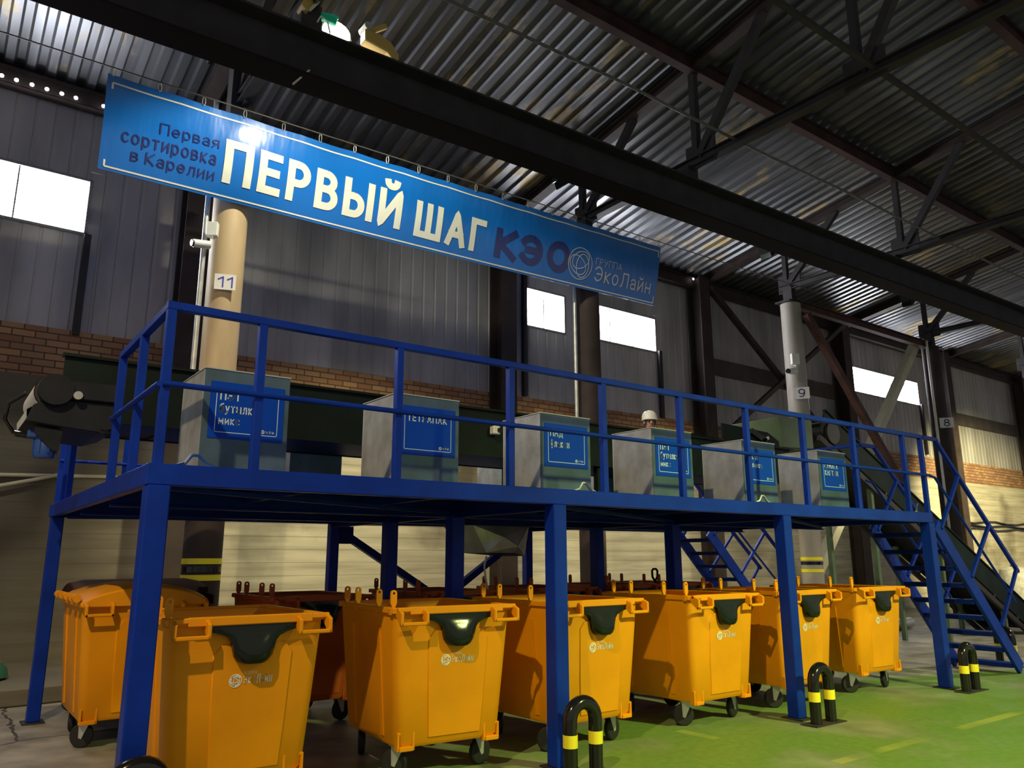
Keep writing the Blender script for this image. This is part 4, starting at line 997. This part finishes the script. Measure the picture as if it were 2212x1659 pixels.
def make_bin(m_, lid=False, logo=True, black=True):
    t = thing('waste_container', None, None)
    bin_body(m_).build('body', m_, t, smooth=True)
    if not lid: bin_rim().build('rim', m_, t, None, .006)
    if black: q = flap().build('front_flap', BLACKP, t, smooth=True); q['label'] = 'glossy black front flap'
    for cx in (-.385, .405): handle(cx).build('handle', m_, t, None, .006)
    if not lid:
        for y in (.07, .36, .82, 1.08): lug(-.50, y).build('hinge_lug', m_, t)
    for x in (-.36, .36):
        mb = MB(); y = .095
        mb.box(x - .07, x - .052, y - .008, y + .05, BOTZ - .02, BOTZ + .11).box(x + .052, x + .07, y - .008, y + .05, BOTZ - .02, BOTZ + .11).box(x - .055, x + .055, y - .02, y + .05, BOTZ - .02, BOTZ + .012).box(x - .055, x + .055, y - .0, y + .05, BOTZ + .09, BOTZ + .11)
        mb.build('corner_bracket', m_, t, None, .004)
    for x, y, a in ((-.335, .28, 2.5), (.335, .28, .25), (-.335, 1.05, 1.2), (.335, 1.05, 1.7)): caster(t, x, y, a)
    if logo:
        z0 = .84; yy = lambda z: .10 - .078 * (z - BOTZ) / (RIMZ - BOTZ) - .0165
        mb = MB(); emblem(mb, lambda a, b: (-.07 + .040 * a, yy(z0 + .040 * b), z0 + .040 * b), .07, 24)
        put_text(mb, 'ЭкоЛайн', lambda a, b: (-.02 + a * .185, yy(z0 - .025 + b * .055), z0 - .025 + b * .055), .11)
        put_text(mb, 'ГРУППА', lambda a, b: (-.02 + a * .085, yy(z0 + .036), z0 + .034 + b * .018))
        mb.build('logo', CREAM, t)
    if lid:
        mb = MB(); n = 12; vs = []
        for k in range(n + 1):
            f = k / n; z = RIMZ + .015 + .13 * math.sin(math.pi * min(1, f * 1.0)) ** .7; x = -.53 + 1.06 * f
            vs += [(x, -.03, z - .03), (x, .12, z), (x, BL - .12, z), (x, BL + .03, z - .03), (x, BL + .03, RIMZ - .05), (x, -.03, RIMZ - .05)]
        fs = [(k * 6 + i, k * 6 + (i + 1) % 6, (k + 1) * 6 + (i + 1) % 6, (k + 1) * 6 + i) for k in range(n) for i in range(6)] + [(0, 1, 2, 3, 4, 5), tuple(n * 6 + i for i in range(6))[::-1]]
        mb.add(vs, fs).build('lid', m_, t, None, .01, smooth=True)
        mb = MB()
        for y in (.06, .30, .62, .95, 1.18): mb.cyl((-.56, y - .05, RIMZ + .03), (-.56, y + .05, RIMZ + .03), .035, 12)
        mb.build('lid_hinge', m_, t, smooth=True)
    return t
front = make_bin(ORANGE)
FB = [(.70, .17, -.01, 'orange yellow waste bin nearest the camera, beside the left front leg'), (2.31, .24, -.09, 'orange yellow waste bin in full view between the first two front legs'),
      (3.76, .18, .01, 'orange yellow waste bin partly hidden by the second front leg'), (5.46, .19, .0, 'orange yellow waste bin standing just right of the middle of the row, fourth from left'),
      (6.95, .22, .0, 'orange yellow waste bin partly hidden by the third front leg'), (8.50, .24, -.03, 'orange yellow waste bin at the right end, nearest the stairs')]
for i, (x, y, a, lb) in enumerate(FB):
    t = front if i == 0 else copy_tree(front)
    t.location = (x, y, 0); t.rotation_euler = (0, 0, a); tag(t, lb, 'waste bin', 'open waste bins in the front row')
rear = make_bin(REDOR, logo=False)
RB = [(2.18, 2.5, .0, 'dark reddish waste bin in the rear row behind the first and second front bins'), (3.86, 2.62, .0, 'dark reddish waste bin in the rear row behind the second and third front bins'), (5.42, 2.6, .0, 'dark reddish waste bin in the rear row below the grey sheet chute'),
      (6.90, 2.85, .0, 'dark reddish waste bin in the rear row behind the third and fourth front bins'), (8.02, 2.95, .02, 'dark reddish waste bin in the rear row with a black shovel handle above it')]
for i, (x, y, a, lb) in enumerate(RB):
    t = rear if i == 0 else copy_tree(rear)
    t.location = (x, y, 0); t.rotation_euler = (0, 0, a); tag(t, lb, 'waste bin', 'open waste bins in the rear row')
t = make_bin(ORANGE, lid=True, logo=False, black=False); t.location = (.60, 2.73, 0); tag(t, 'orange lidded waste bin standing at the left end of the platform', 'waste bin', 'lidded waste bins')
t = make_bin(SHADE_BROWN, lid=True, logo=False, black=False); t.location = (1.50, 4.62, 0); t.rotation_euler = (0, 0, math.radians(90)); tag(t, 'dark brown lidded waste bin in shade before the column numbered 11', 'waste bin', 'lidded waste bins')
# shovel standing in a rear bin
o = thing('shovel', 'black shovel with a loop handle standing in a rear bin', 'shovel', (8.27, 3.80, .3))
MB().cyl((0, 0, 0.1), (.0, .0, .95), .02, 10).build('shaft', BLACKP, o, smooth=True)
MB().tube([(0, 0, .93), (-.055, 0, 1.0), (-.06, 0, 1.09), (-.03, 0, 1.12), (.03, 0, 1.12), (.06, 0, 1.09), (.055, 0, 1.0), (0, 0, .93)], .018, 10).build('grip', BLACKP, o, smooth=True)
MB().box(-.12, .12, -.01, .01, -.05, .2).build('blade', DARKST, o, None, .008)

# ================================================================== CRASH BARRIERS
def barrier(x, y, rz, lb):
    t = thing('crash_barrier', lb, 'crash barrier', (x, y, 0), rz, 'black and yellow hoop barriers')
    h, hw, r = .575, .127, .054
    pts = [(-hw, 0, .01), (-hw, 0, .2)] + [(-hw * math.cos(a), 0, h - r - hw + hw * math.sin(a)) for a in [math.radians(15 * k) for k in range(13)]] + [(hw, 0, .2), (hw, 0, .01)]
    MB().tube(pts, r, 20).build('hoop', GLOSSK, t, smooth=True)
    for s in (-1, 1):
        q = MB().tube([(s * hw, 0, .215), (s * hw, 0, .305)], r + .0025, 20).build('yellow_band', YEL, t, smooth=True); q['label'] = 'yellow reflective band'
    MB().box(-.26, .26, -.09, .09, 0, .01).build('base_plate', DARKST, t)
    return t
barrier(.0, -.27, 0, 'black yellow hoop barrier cut off at the bottom left corner')
barrier(3.13, -.27, 0, 'black yellow hoop barrier before the second front leg')
barrier(6.28, -.27, 0, 'black yellow hoop barrier before the third front leg')
barrier(9.42, -.27, 0, 'black yellow hoop barrier before the right front leg')
barrier(12.25, .45, 1.2, 'black yellow hoop barrier at the right edge beside the stair foot')

# ================================================================== PERSON (upper half shows over the fourth hopper)
def person():
    bm_nodes = [('pelvis', (0, 0, .95), .15, None), ('waist', (0, 0, 1.10), .145, 0), ('chest', (0, -.02, 1.30), .165, 1), ('neckb', (0, 0, 1.45), .075, 2), ('neck', (0, -.01, 1.52), .055, 3), ('jaw', (0, -.03, 1.575), .075, 4), ('head', (0, -.02, 1.66), .095, 5), ('crown', (0, 0, 1.73), .07, 6)]
    for s in (-1, 1):
        b = len(bm_nodes)
        bm_nodes += [('hip', (s * .10, 0, .90), .10, 0), ('knee', (s * .11, -.02, .50), .06, b), ('ankle', (s * .11, .02, .09), .045, b + 1), ('toe', (s * .12, -.14, .04), .035, b + 2)]
        c = len(bm_nodes)
        bm_nodes += [('shoulder', (s * .20, 0, 1.40), .065, 2), ('elbow', (s * .25, -.08, 1.12), .045, c), ('wrist', (s * .20, -.33, 1.08), .030, c + 1), ('palm', (s * .19, -.40, 1.08), .030, c + 2)]
        p = len(bm_nodes) - 1
        for k in range(4):
            q = len(bm_nodes)
            bm_nodes += [('f', (s * (.155 + .022 * k), -.455 + .004 * abs(k - 1), 1.07), .009, p), ('f', (s * (.155 + .022 * k), -.49 + .006 * abs(k - 1), 1.05), .008, q)]
        q = len(bm_nodes); bm_nodes += [('t', (s * .145, -.41, 1.065), .010, p), ('t', (s * .135, -.445, 1.05), .008, q)]
    me = bpy.data.meshes.new('tmp'); me.from_pydata([n_[1] for n_ in bm_nodes], [(i, n_[3]) for i, n_ in enumerate(bm_nodes) if n_[3] is not None], [])
    o = bpy.data.objects.new('tmp', me); COL.objects.link(o)
    sk = o.modifiers.new('skin', 'SKIN'); sk.use_smooth_shade = True
    for i, n_ in enumerate(bm_nodes):
        v = me.skin_vertices[0].data[i]; v.radius = (n_[2], n_[2] * (.75 if n_[0] in ('chest', 'waist', 'pelvis') else 1)); v.use_root = (i == 0)
    ss = o.modifiers.new('sub', 'SUBSURF'); ss.levels = 2; ss.render_levels = 2
    dg = bpy.context.evaluated_depsgraph_get(); m2 = bpy.data.meshes.new_from_object(o.evaluated_get(dg))
    bpy.data.objects.remove(o)
    m2.materials.clear(); m2.materials.append(CLOTH); m2.materials.append(SKIN)
    for p in m2.polygons:
        p.use_smooth = True; c = p.center
        if c.z > 1.485 or c.y < -.335: p.material_index = 1
    t = thing('person', 'person in a white safety helmet behind the fourth hopper', 'person', (8.42, 3.92, DZ), -.55)
    b = bpy.data.objects.new('body', m2); COL.objects.link(b); b.parent = t
    mb = MB(); prof = [(.128, 1.675), (.131, 1.69), (.128, 1.74), (.112, 1.79), (.08, 1.825), (.03, 1.842)]
    mb.lathe(prof, (0, -.01, 0), 24)
    mb.prism([(.12 * math.cos(a), -.11 + -.06 * math.sin(a)) for a in [math.pi * k / 10 for k in range(11)]] + [(-.1, 0), (.1, 0)], 1.672, 1.684, 'z')
    mb.build('helmet', WHITE, t, smooth=True)
    MB().lathe([(.012, 0), (.02, .012), (.014, .05), (.008, .06)], (0, -.128, 1.60), 10).build('nose', SKIN, t, smooth=True)
    DK = INKD
    for s in (-1, 1):
        MB().lathe([(.004, -.008), (.013, -.003), (.013, .003), (.004, .008)], (s * .034, -.112, 1.645), 10, 'y').build('eye', DK, t, smooth=True)
        MB().lathe([(.005, -.012), (.028, -.004), (.03, .006), (.008, .012)], (s * .10, -.02, 1.63), 12, 'x').build('ear', SKIN, t, smooth=True)
    MB().box(-.026, .026, -.118, -.105, 1.562, 1.568).build('mouth', RED, t, None, .002)
    mb = MB(); mb.lathe([(.100, 1.59), (.104, 1.64), (.106, 1.69)], (0, .012, 0), 20).build('hair', DK, t, smooth=True)
person()

# ================================================================== SMALL THINGS BY THE WALL
o = thing('wall_sign', 'narrow red and white safety sign on the dark middle column', 'sign', (8.27, 5.15, 1.75))
MB().box(-.1, .1, -.005, .005, .0, .22).build('red_panel', RED, o); MB().box(-.1, .1, -.005, .005, -.22, -.01).build('white_panel', WHITE, o)
MB().tube([(.06 * math.cos(a), -.01, -.11 + .06 * math.sin(a)) for a in [2 * math.pi * k / 20 for k in range(20)]], .010, 6, closed=True).build('ring_mark', RED, o)
MB().box(-.012, .012, -.013, -.008, -.15, -.07).build('pictogram', GLOSSK, o)
tag(MB().tube([(-6, 8.08, 2.70), (-.35, 8.08, 2.76), (.97, 8.08, 2.81), (1.6, 8.08, 2.80)], .028, 10).build('wall_hose', PALE, None, (0, 8.08, 2.7), smooth=True), 'pale hose running level along the left wall', 'hose', 'hoses on the left wall')
tag(MB().tube([(-4, 8.02, 2.05), (-.35, 8.02, 2.60), (.1, 8.03, 2.72), (.36, 8.04, 2.80)], .028, 10).build('wall_hose', PALE, None, (0, 8.02, 2.6), smooth=True), 'pale hose sloping down to the left edge of the photo', 'hose', 'hoses on the left wall')
for i, (z, s) in enumerate(((2.83, .05), (2.70, -.04), (2.58, .05))):
    tag(MB().tube([(26.8 + k * .9, 8.08, z + s * math.sin(k * 1.7 + i)) for k in range(18)], .03, 8).build('wall_cable', GLOSSK, None, (30, 8.08, z), smooth=True), ('top', 'middle', 'lowest')[i] + ' of three black cables on the wall right of column 8', 'cable', 'black cables on the right wall')
o = thing('plastic_sack', 'white woven sack at the right edge beside the inclined conveyor', 'sack', (29.6, 7.0, 0))
MB().lathe([(.45, 0), (.52, .15), (.5, .6), (.52, .95), (.46, 1.15), (.3, 1.24)], (0, 0, 0), 18).build('sack_body', SACK, o, smooth=True)
MB().lathe([(.12, 1.2), (.1, 1.26), (.15, 1.32)], (0, 0, 0), 12).build('tied_neck', SACK, o, smooth=True)
tag(MB().cyl((12.9, 3.9, .12), (17.5, 4.6, .12), .11, 18).build('metal_pipe', ZINC, None, (15, 4.2, .12), smooth=True), 'grey metal pipe lying on the floor behind the near stairs', 'pipe')
o = thing('control_box', 'small pale control box seen through the near stairs', 'box', (12.25, 2.2, .78))
MB().box(-.08, .08, -.05, .05, 0, .22).build('case', PALE, o, None, .01); MB().box(-.04, .04, -.056, -.05, .05, .12).build('panel', BELT, o)
MB().box(-.03, .03, -.03, .03, -.78, 0).build('stand', CONVL, o)
o = thing('tarpaulin_bundle', 'green and pale plastic bundle at the left edge by the wall', 'tarpaulin', (-.42, 6.5, .2))
MB().lathe([(.26, 0), (.35, .03), (.33, .12), (.25, .2)], (0, 0, 0), 18).build('green_bundle', mat('dark_green_plastic', (.02, .12, .07), .5), o, smooth=True)
MB().lathe([(.255, .195), (.17, .32), (.05, .42)], (0, 0, 0), 18).build('pale_cover', SACK, o, smooth=True)
